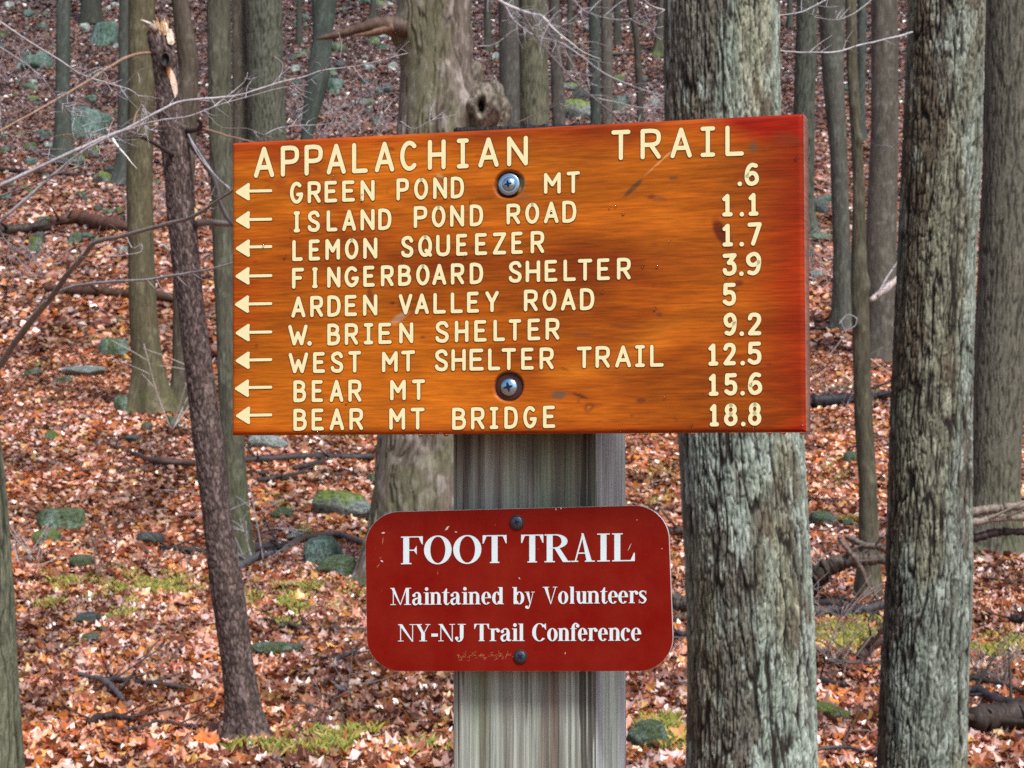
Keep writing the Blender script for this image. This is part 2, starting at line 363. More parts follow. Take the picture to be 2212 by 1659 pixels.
def trunk_mesh(name, prof, d, zb, ztop, kind, seed, tint=(1, 1, 1), na=64, rowstep=5, flare=.0, moss=0., bumps=(), below=None, jag=0, loc=(0, 0, 0), mt=None, far=False, flare_h=.35, back=.35):
    prof = sorted(prof); yy = np.array([p[0] for p in prof], float); cc = np.array([(p[1] + p[2]) / 2 for p in prof]); ww = np.array([(p[2] - p[1]) / 2 for p in prof])
    zz = CAMZ + (CY - yy) / F * d; xw = (cc - CX) / F * d; rw = ww / F * d
    o_ = np.argsort(zz); zz, xw, rw = zz[o_], xw[o_], rw[o_]
    st = rowstep / F * d; vis0 = max(zb, CAMZ - .265 * d); vis1 = min(ztop, CAMZ + .265 * d)
    zs = np.arange(vis0, vis1, st)
    if zb < vis0: zs = np.concatenate([np.linspace(zb, vis0, 10)[:-1], zs])
    if ztop > vis1: zs = np.concatenate([zs, np.linspace(vis1, ztop, 16)])
    sl_b = (xw[1] - xw[0]) / (zz[1] - zz[0]); sl_t = (xw[-1] - xw[-2]) / (zz[-1] - zz[-2])
    xc = np.interp(zs, zz, xw); xc = np.where(zs < zz[0], xw[0] + sl_b * (zs - zz[0]), xc); xc = np.where(zs > zz[-1], xw[-1] + np.clip(sl_t, -.25, .25) * (zs - zz[-1]), xc)
    rr = np.interp(zs, zz, rw)
    rr = np.where(zs > zz[-1], rw[-1] * np.clip(1 - (zs - zz[-1]) / max(ztop - zz[-1] + 2.5, 1), .12, 1), rr); rr = np.where(zs < zz[0], rw[0] * (1 + .03 * (zz[0] - zs)), rr)
    k = max(3, int(len(zs) * .02) | 1); ker = np.ones(k) / k
    rr = np.convolve(np.pad(rr, k // 2, 'edge'), ker, 'valid'); xc = np.convolve(np.pad(xc, k // 2, 'edge'), ker, 'valid')
    nb = max(int(na * back), 8); th = np.concatenate([np.linspace(-np.pi - .25, .25, na), np.linspace(.25, np.pi - .25, nb + 2)[1:-1]])
    TH, ZS = np.meshgrid(th, zs); rb = np.median(rw); U = TH * rb + 40 + seed
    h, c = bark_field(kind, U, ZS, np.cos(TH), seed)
    R0 = np.repeat(rr[:, None], len(th), 1)
    if flare:
        lob = 1 + .55 * np.cos(TH * 3 + seed) * np.cos(TH * 2 - seed * 2)
        R0 = R0 * (1 + flare * np.exp(-(ZS - zb - .1) / flare_h) * lob)
    fade = np.clip(h, -1, 1); R0 = R0 + h * (1 if not far else 1)
    for (ta, zr, am, sa, sz) in bumps:
        zc = CAMZ + (CY - zr) / F * d
        R0 = R0 + am * np.exp(-((TH - ta) / sa) ** 2 - ((ZS - zc) / sz) ** 2)
    if jag:
        zt = ztop - jag * (fbm(TH * 2.2, TH * 0 + seed, 3, seed)) ** 1.0 * 1.0
        ZS = np.minimum(ZS, zt)
    V = np.stack([xc[:, None] + R0 * np.cos(TH), d + R0 * np.sin(TH), ZS], -1)
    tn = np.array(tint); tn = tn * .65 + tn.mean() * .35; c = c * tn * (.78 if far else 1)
    if moss:
        mm = np.exp(-(ZS - zb) / .55) * sst(.35, .6, fbm(U * 6, ZS * 5, 3, seed + 20)) * moss
        c = mixc(c, (.10, .13, .045), np.clip(mm, 0, 1))
    V = V.reshape(-1, 3); n = len(zs); m_ = len(th); Fq = grid_faces(n, m_, True)
    V = np.vstack([V, [[xc[-1], d, V[-m_:, 2].mean()]]]); cl = np.vstack([c.reshape(-1, 3), [c[-1].mean(0)]])
    cap = np.array([((n - 1) * m_ + j, (n - 1) * m_ + (j + 1) % m_, len(V) - 1) for j in range(m_)])
    tr = np.vstack([Fq[:, [0, 1, 2]], Fq[:, [0, 2, 3]], cap])
    return mesh(name, V - np.array(loc), tr, mt or (M_barkfar if far else M_bark), cl)
def crown(root, top, r0, h, seed, col, n=6):
    """bare limbs that leave the trunk above the picture"""
    r = np.random.default_rng(seed); L_ = []
    for i in range(n):
        z0 = h * r.uniform(.35, .95); a = r.uniform(0, 6.28); l = h * r.uniform(.25, .5); k = r0 * .35 * (1.2 - z0 / h)
        p0 = top(z0); p1 = p0 + Vector((math.cos(a) * l * .4, math.sin(a) * l * .4, l * .35)); p2 = p0 + Vector((math.cos(a + .3) * l * .9, math.sin(a + .3) * l * .9, l * .9))
        V, Fc = tube([p0, p1, p2], (k, k * .25), 10, 6, 0, i); L_.append((V, Fc, col))
    o = obj('crown', tubes_mesh('crown', L_, M_twig, root.location), root); return o
def tree(name, label, prof, base=None, depth=None, kind='smooth', seed=1, tint=(1, 1, 1), top=7., flare=.7, group='bare trees on the wooded hillside', cat='tree', cr=True, far=None, **kw):
    prof = sorted(prof)
    if base: hp = hit(*base); d = hp.y
    else:
        d = depth; x_ = ((prof[-1][1] + prof[-1][2]) / 2 - CX) / F * d; hp = Vector((x_, d, float(G(x_, d))))
    zb = hp.z - .12; zt = CAMZ + .26 * d + top
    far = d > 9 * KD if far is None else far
    na = int(np.clip((prof[0][2] - prof[0][1]) * .9, 20, 250))
    root = empty(name, (hp.x, d, hp.z), label, cat, group)
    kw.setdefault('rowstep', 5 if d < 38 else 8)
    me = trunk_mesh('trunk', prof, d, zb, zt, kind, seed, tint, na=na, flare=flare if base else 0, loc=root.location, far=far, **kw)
    obj('trunk', me, root)
    if cr:
        z1 = CAMZ + .26 * d; i0 = prof[0]; xt = ((i0[1] + i0[2]) / 2 - CX) / F * d; r0 = (i0[2] - i0[1]) / 2 / F * d
        crown(root, lambda z: Vector((xt, d, z1 + z)), r0, top, seed, np.array([.12, .11, .09]) * np.array(tint))
    return root, d
HG = 'bare trees on the wooded hillside'
# left half
tree('tree', 'moss-tinged trunk cut by the left edge of the picture', [(960, -150, -2), (1106, -140, 13), (1273, -128, 25), (1439, -118, 33), (1659, -106, 48)], depth=5.2 * KD, kind='ridge', seed=3, tint=(.8, .95, .7), group='large trees near the sign', top=1.5, rowstep=3)
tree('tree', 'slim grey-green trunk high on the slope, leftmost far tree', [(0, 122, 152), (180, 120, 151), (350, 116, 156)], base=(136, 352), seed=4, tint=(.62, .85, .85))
tree('tree', 'dark bluish trunk just left of and behind the olive straight trunk', [(0, 257, 279), (200, 255, 279), (395, 250, 280)], base=(264, 397), seed=5, tint=(.6, .75, .78))
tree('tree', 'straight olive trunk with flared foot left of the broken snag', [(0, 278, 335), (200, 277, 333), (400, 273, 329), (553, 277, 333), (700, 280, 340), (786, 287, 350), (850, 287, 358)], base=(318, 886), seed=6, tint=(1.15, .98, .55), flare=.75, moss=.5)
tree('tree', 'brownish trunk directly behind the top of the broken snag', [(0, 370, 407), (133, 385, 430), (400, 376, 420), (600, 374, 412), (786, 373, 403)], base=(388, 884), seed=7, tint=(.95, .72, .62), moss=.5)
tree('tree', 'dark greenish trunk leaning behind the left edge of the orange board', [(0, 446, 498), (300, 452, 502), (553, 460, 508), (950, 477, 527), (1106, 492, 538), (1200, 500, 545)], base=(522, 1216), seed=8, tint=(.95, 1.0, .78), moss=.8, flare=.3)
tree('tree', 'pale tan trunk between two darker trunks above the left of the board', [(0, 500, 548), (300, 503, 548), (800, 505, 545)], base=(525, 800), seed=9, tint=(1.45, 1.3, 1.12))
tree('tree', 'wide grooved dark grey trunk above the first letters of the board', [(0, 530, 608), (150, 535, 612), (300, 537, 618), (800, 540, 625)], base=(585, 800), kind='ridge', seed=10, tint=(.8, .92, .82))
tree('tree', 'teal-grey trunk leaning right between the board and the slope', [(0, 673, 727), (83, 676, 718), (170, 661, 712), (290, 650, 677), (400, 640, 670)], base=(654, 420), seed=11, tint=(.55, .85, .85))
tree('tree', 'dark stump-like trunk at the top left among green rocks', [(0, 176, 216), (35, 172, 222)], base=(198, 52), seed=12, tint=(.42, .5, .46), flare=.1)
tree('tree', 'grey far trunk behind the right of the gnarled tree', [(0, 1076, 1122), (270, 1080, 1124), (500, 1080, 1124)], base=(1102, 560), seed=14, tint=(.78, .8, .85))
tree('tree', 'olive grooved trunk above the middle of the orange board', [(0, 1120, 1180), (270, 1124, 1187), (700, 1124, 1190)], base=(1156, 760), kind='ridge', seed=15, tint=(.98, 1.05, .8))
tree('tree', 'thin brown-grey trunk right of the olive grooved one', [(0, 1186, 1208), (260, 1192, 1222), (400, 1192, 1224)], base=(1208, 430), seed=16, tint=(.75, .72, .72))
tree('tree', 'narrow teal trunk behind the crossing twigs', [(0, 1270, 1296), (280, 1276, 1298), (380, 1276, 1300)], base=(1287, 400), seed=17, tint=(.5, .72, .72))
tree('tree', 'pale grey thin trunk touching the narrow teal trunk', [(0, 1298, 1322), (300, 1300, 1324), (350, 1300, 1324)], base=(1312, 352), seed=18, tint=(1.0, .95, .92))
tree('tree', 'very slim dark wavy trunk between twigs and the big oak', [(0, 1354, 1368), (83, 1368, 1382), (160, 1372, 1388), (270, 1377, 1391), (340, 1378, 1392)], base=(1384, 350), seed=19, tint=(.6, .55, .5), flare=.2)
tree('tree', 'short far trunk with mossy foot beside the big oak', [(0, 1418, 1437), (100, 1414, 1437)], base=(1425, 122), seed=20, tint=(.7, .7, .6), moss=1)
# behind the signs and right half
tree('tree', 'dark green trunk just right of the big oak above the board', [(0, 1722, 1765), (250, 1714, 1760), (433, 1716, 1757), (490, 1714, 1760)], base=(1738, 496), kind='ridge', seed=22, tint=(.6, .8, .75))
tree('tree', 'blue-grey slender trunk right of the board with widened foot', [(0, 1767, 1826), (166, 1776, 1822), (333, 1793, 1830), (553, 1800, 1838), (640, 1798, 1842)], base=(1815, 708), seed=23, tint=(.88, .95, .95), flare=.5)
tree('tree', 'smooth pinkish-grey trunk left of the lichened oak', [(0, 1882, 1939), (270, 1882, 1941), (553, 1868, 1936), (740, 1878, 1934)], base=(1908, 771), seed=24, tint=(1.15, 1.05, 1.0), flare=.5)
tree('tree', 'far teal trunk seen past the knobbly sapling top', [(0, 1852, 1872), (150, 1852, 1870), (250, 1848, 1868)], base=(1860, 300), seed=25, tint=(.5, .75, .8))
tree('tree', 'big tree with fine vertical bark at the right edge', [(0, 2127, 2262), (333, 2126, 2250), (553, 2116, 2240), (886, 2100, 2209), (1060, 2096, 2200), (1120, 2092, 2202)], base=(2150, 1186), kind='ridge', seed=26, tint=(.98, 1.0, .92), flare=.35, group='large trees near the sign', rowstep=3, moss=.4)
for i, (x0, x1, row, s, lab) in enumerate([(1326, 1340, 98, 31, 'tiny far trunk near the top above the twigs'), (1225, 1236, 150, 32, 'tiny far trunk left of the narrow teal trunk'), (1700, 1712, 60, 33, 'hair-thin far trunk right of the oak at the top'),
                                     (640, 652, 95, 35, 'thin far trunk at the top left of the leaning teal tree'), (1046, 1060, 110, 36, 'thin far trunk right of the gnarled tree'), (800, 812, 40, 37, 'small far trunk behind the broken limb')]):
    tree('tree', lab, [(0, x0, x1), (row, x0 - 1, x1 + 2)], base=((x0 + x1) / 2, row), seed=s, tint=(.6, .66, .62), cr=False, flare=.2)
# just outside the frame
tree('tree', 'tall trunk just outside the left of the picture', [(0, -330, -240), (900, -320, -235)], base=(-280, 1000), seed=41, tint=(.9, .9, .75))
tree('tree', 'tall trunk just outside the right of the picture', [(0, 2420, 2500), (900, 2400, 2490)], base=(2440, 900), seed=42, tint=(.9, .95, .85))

# knobbly sapling right of the board
sap, dS = tree('tree', 'knobbly olive sapling trunk standing right of the orange board', [(0, 1826, 1850), (150, 1829, 1853), (300, 1838, 1862), (400, 1843, 1868), (553, 1839, 1872), (620, 1838, 1876), (720, 1842, 1879), (886, 1844, 1884), (1053, 1856, 1894), (1200, 1857, 1898), (1260, 1852, 1899)],
               base=(1866, 1294), seed=27, tint=(.92, .85, .6), flare=.45, bumps=[(-1.9, 230, .02, .6, .05), (-1.2, 300, .035, .5, .06), (-.8, 615, .035, .7, .09), (-2.0, 700, .03, .6, .07), (-1.5, 440, .02, .6, .05)], top=3)
# the two large barked trees in front
oak, dO = tree('oak_tree', 'big furrowed grey-green oak rising directly behind the orange board', [(-60, 1434, 1680), (0, 1436, 1680), (245, 1438, 1683), (934, 1467, 1732), (1141, 1478, 1744), (1365, 1488, 1757), (1550, 1487, 1760), (1700, 1484, 1764)],
               depth=4.6 * KD, kind='furrow', seed=51, tint=(.96, 1.05, 1.0), group='large trees near the sign', rowstep=2.6, top=2, far=False, back=.2)
oak2, dO2 = tree('oak_tree', 'dark furrowed trunk with white lichen right of the orange board', [(-60, 1966, 2127), (0, 1966, 2125), (166, 1960, 2121), (333, 1952, 2117), (553, 1942, 2105), (886, 1926, 2097), (1106, 1920, 2096), (1273, 1916, 2098), (1439, 1906, 2089), (1659, 1897, 2085), (1720, 1895, 2084)],
               depth=5.0 * KD, kind='furrow', seed=77, tint=(.80, .84, .80), group='large trees near the sign', rowstep=2.6, top=2, far=False, back=.2)

# gnarled old tree with the broken limb and the burl
old, dG = tree('gnarled_tree', 'thick old tree with broken limb and hollow burl behind the board', [(-40, 862, 1014), (0, 858, 1016), (80, 866, 1018), (140, 868, 1018), (200, 868, 1024), (280, 862, 1035), (400, 855, 1030), (945, 820, 1020), (1090, 808, 1015), (1180, 798, 1010)],
               base=(900, 1256), kind='old', seed=61, tint=(1.0, .97, .96), flare=.3, group='large trees near the sign', rowstep=3,
               bumps=[(-2.9, 75, .10, .8, .16), (-.35, 235, .14, .7, .2), (-2.2, 20, .03, .5, .2)], far=True, moss=.7)
def px_path(pp, d):
    if np.ndim(d) == 0: d = [d] * len(pp)
    if len(d) == 2 and len(pp) > 2: d = np.linspace(d[0], d[1], len(pp))
    return [P(x, y, q) for (x, y), q in zip(pp, d)]
k = dG / F
def child_tubes(name, root, lst, m=M_twig):
    """lst: (pixel path, depth(s), radius px pair, colour, wobble)"""
    L_ = []
    for i, (pp, d, rp, c, wb) in enumerate(lst):
        dm = np.mean(d); q = dm / F; V, Fc = tube(px_path(pp, d), np.array(rp) * q * (.85 if max(rp) < 6 else 1), max(8, len(pp) * 6), 7, wb * q, i + len(pp), .06); L_.append((V, Fc, c))
    return obj(name, tubes_mesh(name, L_, m, root.location), root)
child_tubes('broken_limb', old, [([(880, 62), (850, 55), (820, 52), (780, 60), (740, 70), (700, 78), (686, 82)], dG - .25, (22, 22, 19, 12, 9, 5, 1), (.10, .062, .045), .3),
                                 ([(850, 60), (800, 72), (760, 76)], dG - .3, (12, 1), (.17, .095, .06), .3)], M_stick)
# burl: lump with a hollow facing the camera
u_, v_ = np.meshgrid(np.linspace(0, 2 * np.pi, 72, endpoint=False), np.linspace(0.001, np.pi, 48))
bx = np.cos(u_) * np.sin(v_); bz = np.sin(u_) * np.sin(v_); by = -np.cos(v_)        # pole v=0 looks at the camera
ang = np.where(v_ < 1.6, np.hypot(bx * 1.25, bz * .85), 3); rim = np.exp(-((ang - .42) / .22) ** 2) * .12 - np.exp(-(ang / .27) ** 4) * .75
rr_ = 1 + rim + (vn(bx * 2.2 + 9, bz * 2.2 + by, 71) - .5) * .55 * np.sin(v_) + (fbm(bx * 7 + 9, bz * 5, 3, 75) - .5) * .12
bc = P(1040, 236, dG - .16); SX, SY, SZ = .17, .26, .215
Vb = np.stack([bc.x + bx * rr_ * SX, bc.y + .0 + by * rr_ * SY, bc.z + bz * rr_ * SZ * 1.05], -1)
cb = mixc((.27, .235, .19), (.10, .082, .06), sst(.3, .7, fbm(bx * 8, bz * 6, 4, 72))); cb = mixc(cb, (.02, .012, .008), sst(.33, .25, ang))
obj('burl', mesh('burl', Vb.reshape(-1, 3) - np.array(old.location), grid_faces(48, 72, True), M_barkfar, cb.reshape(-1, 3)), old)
for (x_, y_, dd, a1, a2, a3) in ((1070, 250, .06, .15, .20, .24), (1008, 190, .12, .17, .25, .34), (1012, 262, .10, .22, .25, .30), (1062, 215, .15, .12, .16, .16)):
    bc2 = P(x_, y_, dG + dd); k_ = 1 + (vn(bx * 2 + x_, bz * 2 + by, 5) - .5) * .5 + (fbm(bx * 6, bz * 5 + by, 3, 6) - .5) * .25
    Vb = np.stack([bc2.x + bx * a1 * k_, bc2.y + by * a2 * k_, bc2.z + bz * a3 * k_], -1)
    obj('burl', mesh('burl', Vb.reshape(-1, 3) - np.array(old.location), grid_faces(48, 72, True), M_barkfar, mixc((.26, .225, .18), (.095, .078, .06), sst(.3, .7, fbm(bx * 9, bz * 5 + by * 5, 4, 73))).reshape(-1, 3)), old)

# ------------------------------------------------------------------ broken snag, leaning, with peeled wood and a hole
hp = hit(535, 1600, 6); dN = hp.y
snag = empty('broken_snag', hp, 'leaning dead trunk with splintered top and hole left of the board', 'dead tree')
prof = [(64, 318, 362), (100, 321, 372), (133, 330, 383), (200, 337, 390), (266, 343, 400), (333, 350, 411), (400, 357, 417), (466, 361, 423), (553, 370, 430), (686, 387, 443), (820, 403, 463), (953, 417, 482), (1106, 437, 497), (1273, 455, 527), (1439, 480, 547), (1539, 493, 562), (1590, 497, 572)]
zt = CAMZ + (CY - 56) / F * dN
zb = hp.z - .15
obj('trunk', trunk_mesh('trunk', prof, dN, zb, zt, 'scaly', 81, (1.05, .98, .95), na=110, rowstep=2.5, flare=.8, jag=.10, loc=hp, far=False, flare_h=.16,
                        bumps=[(-.85, 127, .035, .45, .07), (-1.2, 125, -.05, .16, .05)]), snag)
def patch(name, root, outline, d, col, m=M_stick, thick=.006):
    V = [tuple(P(x, y, d)) for x, y in outline] + [tuple(P(x, y, d + thick * 3)) for x, y in outline]; n = len(outline)
    V = np.array(V); Fc = [tuple(range(n - 1, -1, -1)), tuple(range(n, 2 * n))] + [(i, (i + 1) % n, n + (i + 1) % n, n + i) for i in range(n)]
    V = V - np.array(root.location)
    c = np.array(col) * (.8 + .4 * vn(V[:, 0] * 40, V[:, 2] * 15)[:, None])
    return obj(name, mesh(name, V, Fc, m, c, smooth=False), root)
kN = dN / F
patch('peeled_wood', snag, [(362, 64), (370, 62), (375, 74), (377, 92), (372, 97), (363, 94), (360, 80)], dN - 28 * kN, (.72, .60, .47))
patch('peeled_wood', snag, [(368, 146), (376, 160), (382, 178), (384, 200), (378, 212), (373, 196), (368, 176)], dN - 29 * kN, (.75, .58, .46))
patch('peeled_wood', snag, [(358, 142), (368, 146), (368, 176), (362, 160)], dN - 28 * kN, (.42, .20, .07))
patch('peeled_wood', snag, [(420, 448), (426, 452), (428, 470), (422, 476)], dN - 33 * kN, (.75, .6, .3))
# hole: dark cup
cup, rr3 = [], []
hc = P(357, 128, dN - 41 * kN)
th = np.linspace(0, 2 * np.pi, 20, endpoint=False)
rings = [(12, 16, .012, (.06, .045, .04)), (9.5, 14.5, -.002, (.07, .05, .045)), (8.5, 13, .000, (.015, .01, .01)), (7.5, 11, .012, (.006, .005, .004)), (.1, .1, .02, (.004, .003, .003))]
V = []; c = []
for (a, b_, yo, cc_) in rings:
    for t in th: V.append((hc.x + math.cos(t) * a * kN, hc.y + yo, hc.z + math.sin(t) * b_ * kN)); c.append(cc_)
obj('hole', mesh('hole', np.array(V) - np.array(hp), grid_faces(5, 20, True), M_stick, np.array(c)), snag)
r = np.random.default_rng(9)
spl = []
for i in range(16):
    x0 = r.uniform(330, 364); y0 = 68 - (x0 - 345) * .1; h = r.uniform(10, 38) * (1 - abs(x0 - 348) / 40); x1 = x0 + r.normal(-1, 5)
    spl.append(([(x0, y0 + 10), ((x0 + x1) / 2, y0 - h / 2), (x1, y0 - h)], dN + r.uniform(-20, 5) * kN, (4.5, 3.0, .4), [(.55, .34, .16), (.68, .50, .32), (.45, .20, .07), (.7, .6, .5)][i % 4], 0))
child_tubes('splinter', snag, spl, M_stick)
child_tubes('broken_stub', snag, [([(340, 66), (325, 56), (306, 44)], dN - 20 * kN, (9, 7, 3), (.30, .24, .19), .2), ([(326, 52), (312, 46), (303, 43)], dN - 26 * kN, (4, 1), (.6, .55, .48), 0)], M_stick)
GB = (.36, .34, .36); BR = (.30, .19, .13); DK = (.055, .04, .038); PL = (.55, .52, .50)
for pp, d_, rp, c_ in [([(330, 115), (302, 116), (263, 130), (197, 171), (133, 209), (60, 250), (0, 282), (-60, 312)], (dN, dN - 1.2), (4.5, 2.2), BR),
                       ([(380, 335), (368, 330), (345, 314), (317, 298), (300, 291), (276, 295), (248, 297)], (dN, dN - .7), (9, 6, 5, 4.5, 5, 3, 1.5), DK),
                       ([(395, 283), (415, 280), (432, 276), (436, 262), (428, 254)], (dN, dN - .2), (7, 7, 6, 4, 2), DK),
                       ([(425, 278), (445, 280), (470, 287), (492, 295), (540, 306), (600, 318)], (dN, dN - .6), (4, 4.5, 3, 2.5, 2, 1), BR),
                       ([(405, 300), (425, 325), (438, 343), (460, 381), (470, 410), (476, 438), (495, 476), (520, 500)], (dN, dN - .5), (9, 8, 8, 7, 6, 6, 5, 4), DK),
                       ([(420, 484), (450, 481), (480, 482), (520, 484)], (dN, dN - .3), (9, 8, 7, 6), (.17, .14, .13)),
                       ([(412, 300), (440, 345), (470, 385), (497, 406)], (dN - .2, dN - .6), (1.6, 1.4), GB),
                       ([(407, 290), (428, 335), (462, 375), (497, 410)], (dN - .2, dN - .6), (1.4, 1.2), GB),
                       ([(366, 545), (352, 530), (343, 533)], (dN, dN - .1), (5, 2), PL)]:
    child_tubes('branch', snag, [(pp, d_, rp, c_, .25)])

# ------------------------------------------------------------------ bare sapling off the left edge whose branches cross the picture
dB = 4.2 * KD; zg = float(G((-330 - CX) / F * dB, dB)); bx_ = (-330 - CX) / F * dB
sapl = empty('bare_sapling', (bx_, dB, zg), 'grey leafless sapling whose thin branches reach in from the left edge', 'sapling')
V, Fc = tube([(bx_ - .1, dB, zg - .1), (bx_, dB, zg + .8), (bx_ - .03, dB, zg + 1.9), (bx_ + .05, dB, zg + 3.6)], (.035, .012), 30, 10, .002, 4, .03)
obj('trunk', tubes_mesh('trunk', [(V, Fc, (.2, .18, .15))], M_bark, sapl.location), sapl)
def twigs(pp, d, n, seed, L=(20, 70), c=GB, rp=(1.1, .35), side=None):
    """small side shoots growing off a pixel path"""
    r = np.random.default_rng(seed); out = []; pts = np.array(pp, float); dd = np.linspace(d[0], d[1], len(pp)) if np.ndim(d) else np.full(len(pp), d)
    for i in range(n):
        t = r.uniform(.1, .97) * (len(pp) - 1); j = int(t); u = t - j; p = pts[j] * (1 - u) + pts[j + 1] * u; q = dd[j] * (1 - u) + dd[j + 1] * u
        dr = pts[j + 1] - pts[j]; dr /= np.linalg.norm(dr) + 1e-6; a = r.choice([-1, 1]) * r.uniform(.4, 1.1); ca, sa = math.cos(a), math.sin(a)
        e = np.array([dr[0] * ca - dr[1] * sa, dr[0] * sa + dr[1] * ca]); l = r.uniform(*L); m1 = p + e * l * .5 + r.normal(0, l * .07, 2); m2 = m1 + (e * .8 + dr * .35) * l * .5
        dq = r.normal(0, .05 * q * l / 60)
        out.append(([tuple(p), tuple(m1), tuple(m2)], (q, q + dq), rp, c, .15))
        if l > 35:
            e2 = np.array([dr[0] * ca + dr[1] * sa, -dr[0] * sa + dr[1] * ca]); m3 = m1 + e2 * l * .35
            out.append(([tuple(m1), tuple((m1 + m3) / 2 + r.normal(0, 2, 2)), tuple(m3)], (q + dq / 2, q + dq), (rp[0] * .7, rp[1]), c, .1))
    return out
LB = [([(-330, 560), (-150, 470), (0, 403), (111, 349), (216, 302), (273, 279), (346, 241), (397, 219), (508, 208), (597, 181), (660, 165), (702, 152), (780, 142), (883, 118)], (4.2, 4.4), (5.5, .9), GB, 12),
      ([(-330, 700), (-150, 590), (0, 481), (19, 463), (121, 375), (178, 330), (241, 295), (286, 279), (340, 262), (413, 251), (460, 232), (540, 209), (619, 190), (667, 187)], (4.2, 3.9), (5.5, .9), GB, 12),
      ([(-330, 540), (-150, 480), (0, 424), (70, 400), (124, 375), (197, 352), (276, 305), (317, 263)], (4.2, 3.8), (3.5, .8), (.22, .18, .17), 6),
      ([(-330, 1080), (-100, 900), (0, 783), (20, 750), (67, 686), (107, 640), (140, 593), (177, 553), (203, 524), (270, 508), (349, 486), (413, 467), (460, 435), (498, 410), (530, 380)], (4.2, 3.2), (9.5, 9, 8, 8, 7.5, 7, 6, 5.5, 5, 4.5, 4.2, 3.8, 3.2, 2.8, 2), (.17, .15, .13), 6),
      ([(107, 642), (125, 632), (160, 618), (200, 612), (255, 608), (320, 605), (370, 598), (417, 590), (460, 583), (500, 572), (540, 560)], (3.95, 3.4), (5, 4.5, 4.2, 4, 3.8, 3.4, 3.2, 3, 2.6, 2.2, 1.5), (.27, .26, .26), 3),
      ([(-200, -120), (-60, 0), (40, 70), (120, 120), (180, 160), (240, 178), (288, 193), (307, 220), (305, 245), (290, 285)], (4.2, 4.5), (3, .7), GB, 18),
      ([(-200, -60), (-60, 60), (20, 110), (90, 160), (130, 215), (170, 268), (220, 300)], (4.2, 4.6), (2.2, .6), (.38, .36, .40), 14),
      ([(-200, 150), (-50, 180), (10, 240), (50, 300), (110, 350)], (4.2, 4.5), (1.8, .5), GB, 8),
      ([(100, 300), (140, 290), (200, 285), (260, 290), (330, 262)], (4.3, 4.1), (1.4, .6), BR, 3),
      ([(243, 300), (262, 326), (297, 366)], (3.95, 3.9), (3.6, 2.6, .4), (.78, .74, .70), 0),
      ([(270, 505), (285, 535), (305, 528), (303, 545), (270, 552), (230, 553)], (3.9, 3.9), (1.5, .7), GB, 0)]
for i, (pp, d_, rp, c_, nt) in enumerate(LB):
    d_ = (d_[0] * KD, d_[1] * KD)
    lst = [(pp, d_, rp, c_, .35)] + twigs(pp[3:] if len(pp) > 6 else pp, (np.interp(.3, [0, 1], d_), d_[1]), int(nt * 1.7), 200 + i, c=tuple(np.array(c_) * 1.15))
    child_tubes('branch', sapl, lst)
# twigs right of the snag, near the board's top left corner
LB2 = [([(441, 235), (454, 254), (482, 276), (533, 279), (571, 292), (590, 297)], 4.3, (1.3, .8), (.2, .17, .16), 3), ([(571, 292), (600, 277), (640, 270), (690, 268), (740, 262)], 4.3, (1.6, .6), GB, 5),
       ([(460, 232), (500, 200), (527, 175), (534, 155)], 4.0, (1.3, .5), PL, 2), ([(600, 180), (610, 140), (590, 120)], 4.3, (1.2, .5), GB, 0), ([(610, 290), (625, 260), (640, 235), (660, 200)], 4.3, (1.3, .6), (.1, .08, .08), 2),
       ([(815, 300), (825, 260), (830, 235), (834, 215)], 5.0, (1.4, .7), (.2, .17, .16), 2), ([(735, 125), (737, 95), (732, 70)], 5, (1, .6), GB, 0), ([(865, 262), (895, 278), (930, 260), (990, 245)], 5, (1.1, .5), GB, 3)]
for i, (pp, d_, rp, c_, nt) in enumerate(LB2):
    d_ = d_ * KD
    child_tubes('branch', sapl, [(pp, d_, rp, c_, .25)] + twigs(pp, d_, nt, 300 + i, (12, 45)))
# drooping boughs of the gnarled tree, over the middle of the board
LO = [([(1000, -120), (1040, -40), (1081, 0), (1120, 17), (1154, 28), (1173, 34), (1196, 60), (1230, 85), (1262, 108), (1300, 120)], (dG, dG - 2), (5, 5, 4.6, 4.6, 5, 4, 3, 2, 1.4, 1), PL, 14),
      ([(1128, 24), (1140, 48), (1154, 72), (1179, 106), (1217, 149), (1256, 187), (1290, 217), (1345, 264), (1380, 290)], (dG - 1, dG - 2.5), (3.4, 3, 3, 3, 3, 2.6, 2.4, 2, 1.5), (.13, .10, .10), 10),
      ([(1060, -20), (1094, 13), (1111, 43), (1154, 74), (1209, 87), (1256, 117), (1307, 157), (1383, 187), (1434, 204), (1480, 215)], (dG, dG - 2), (2.6, 1.5), (.36, .34, .36), 12),
      ([(1111, 268), (1188, 232), (1239, 204), (1298, 162), (1304, 150)], (dG - 2, dG - 2.4), (1.5, .9), (.2, .16, .15), 3),
      ([(1290, 213), (1341, 223), (1380, 231), (1434, 232)], (dG - 2.2, dG - 2), (1.6, .9), GB, 3), ([(1282, 210), (1300, 235), (1312, 264), (1330, 290)], (dG - 2.2, dG - 2), (1.8, 1.2), (.2, .17, .17), 1),
      ([(1173, 34), (1185, 70), (1209, 106), (1217, 140), (1235, 170)], (dG - 1, dG - 2), (1.8, .8), (.2, .16, .15), 3), ([(1240, 0), (1262, 22), (1310, 36), (1352, 40), (1400, 30)], (dG - 1, dG - 1), (1.2, .7), GB, 6),
      ([(1030, 100), (1070, 95), (1120, 60), (1210, 55), (1262, 20)], (dG - 1, dG - 1), (1.2, .7), GB, 6)]
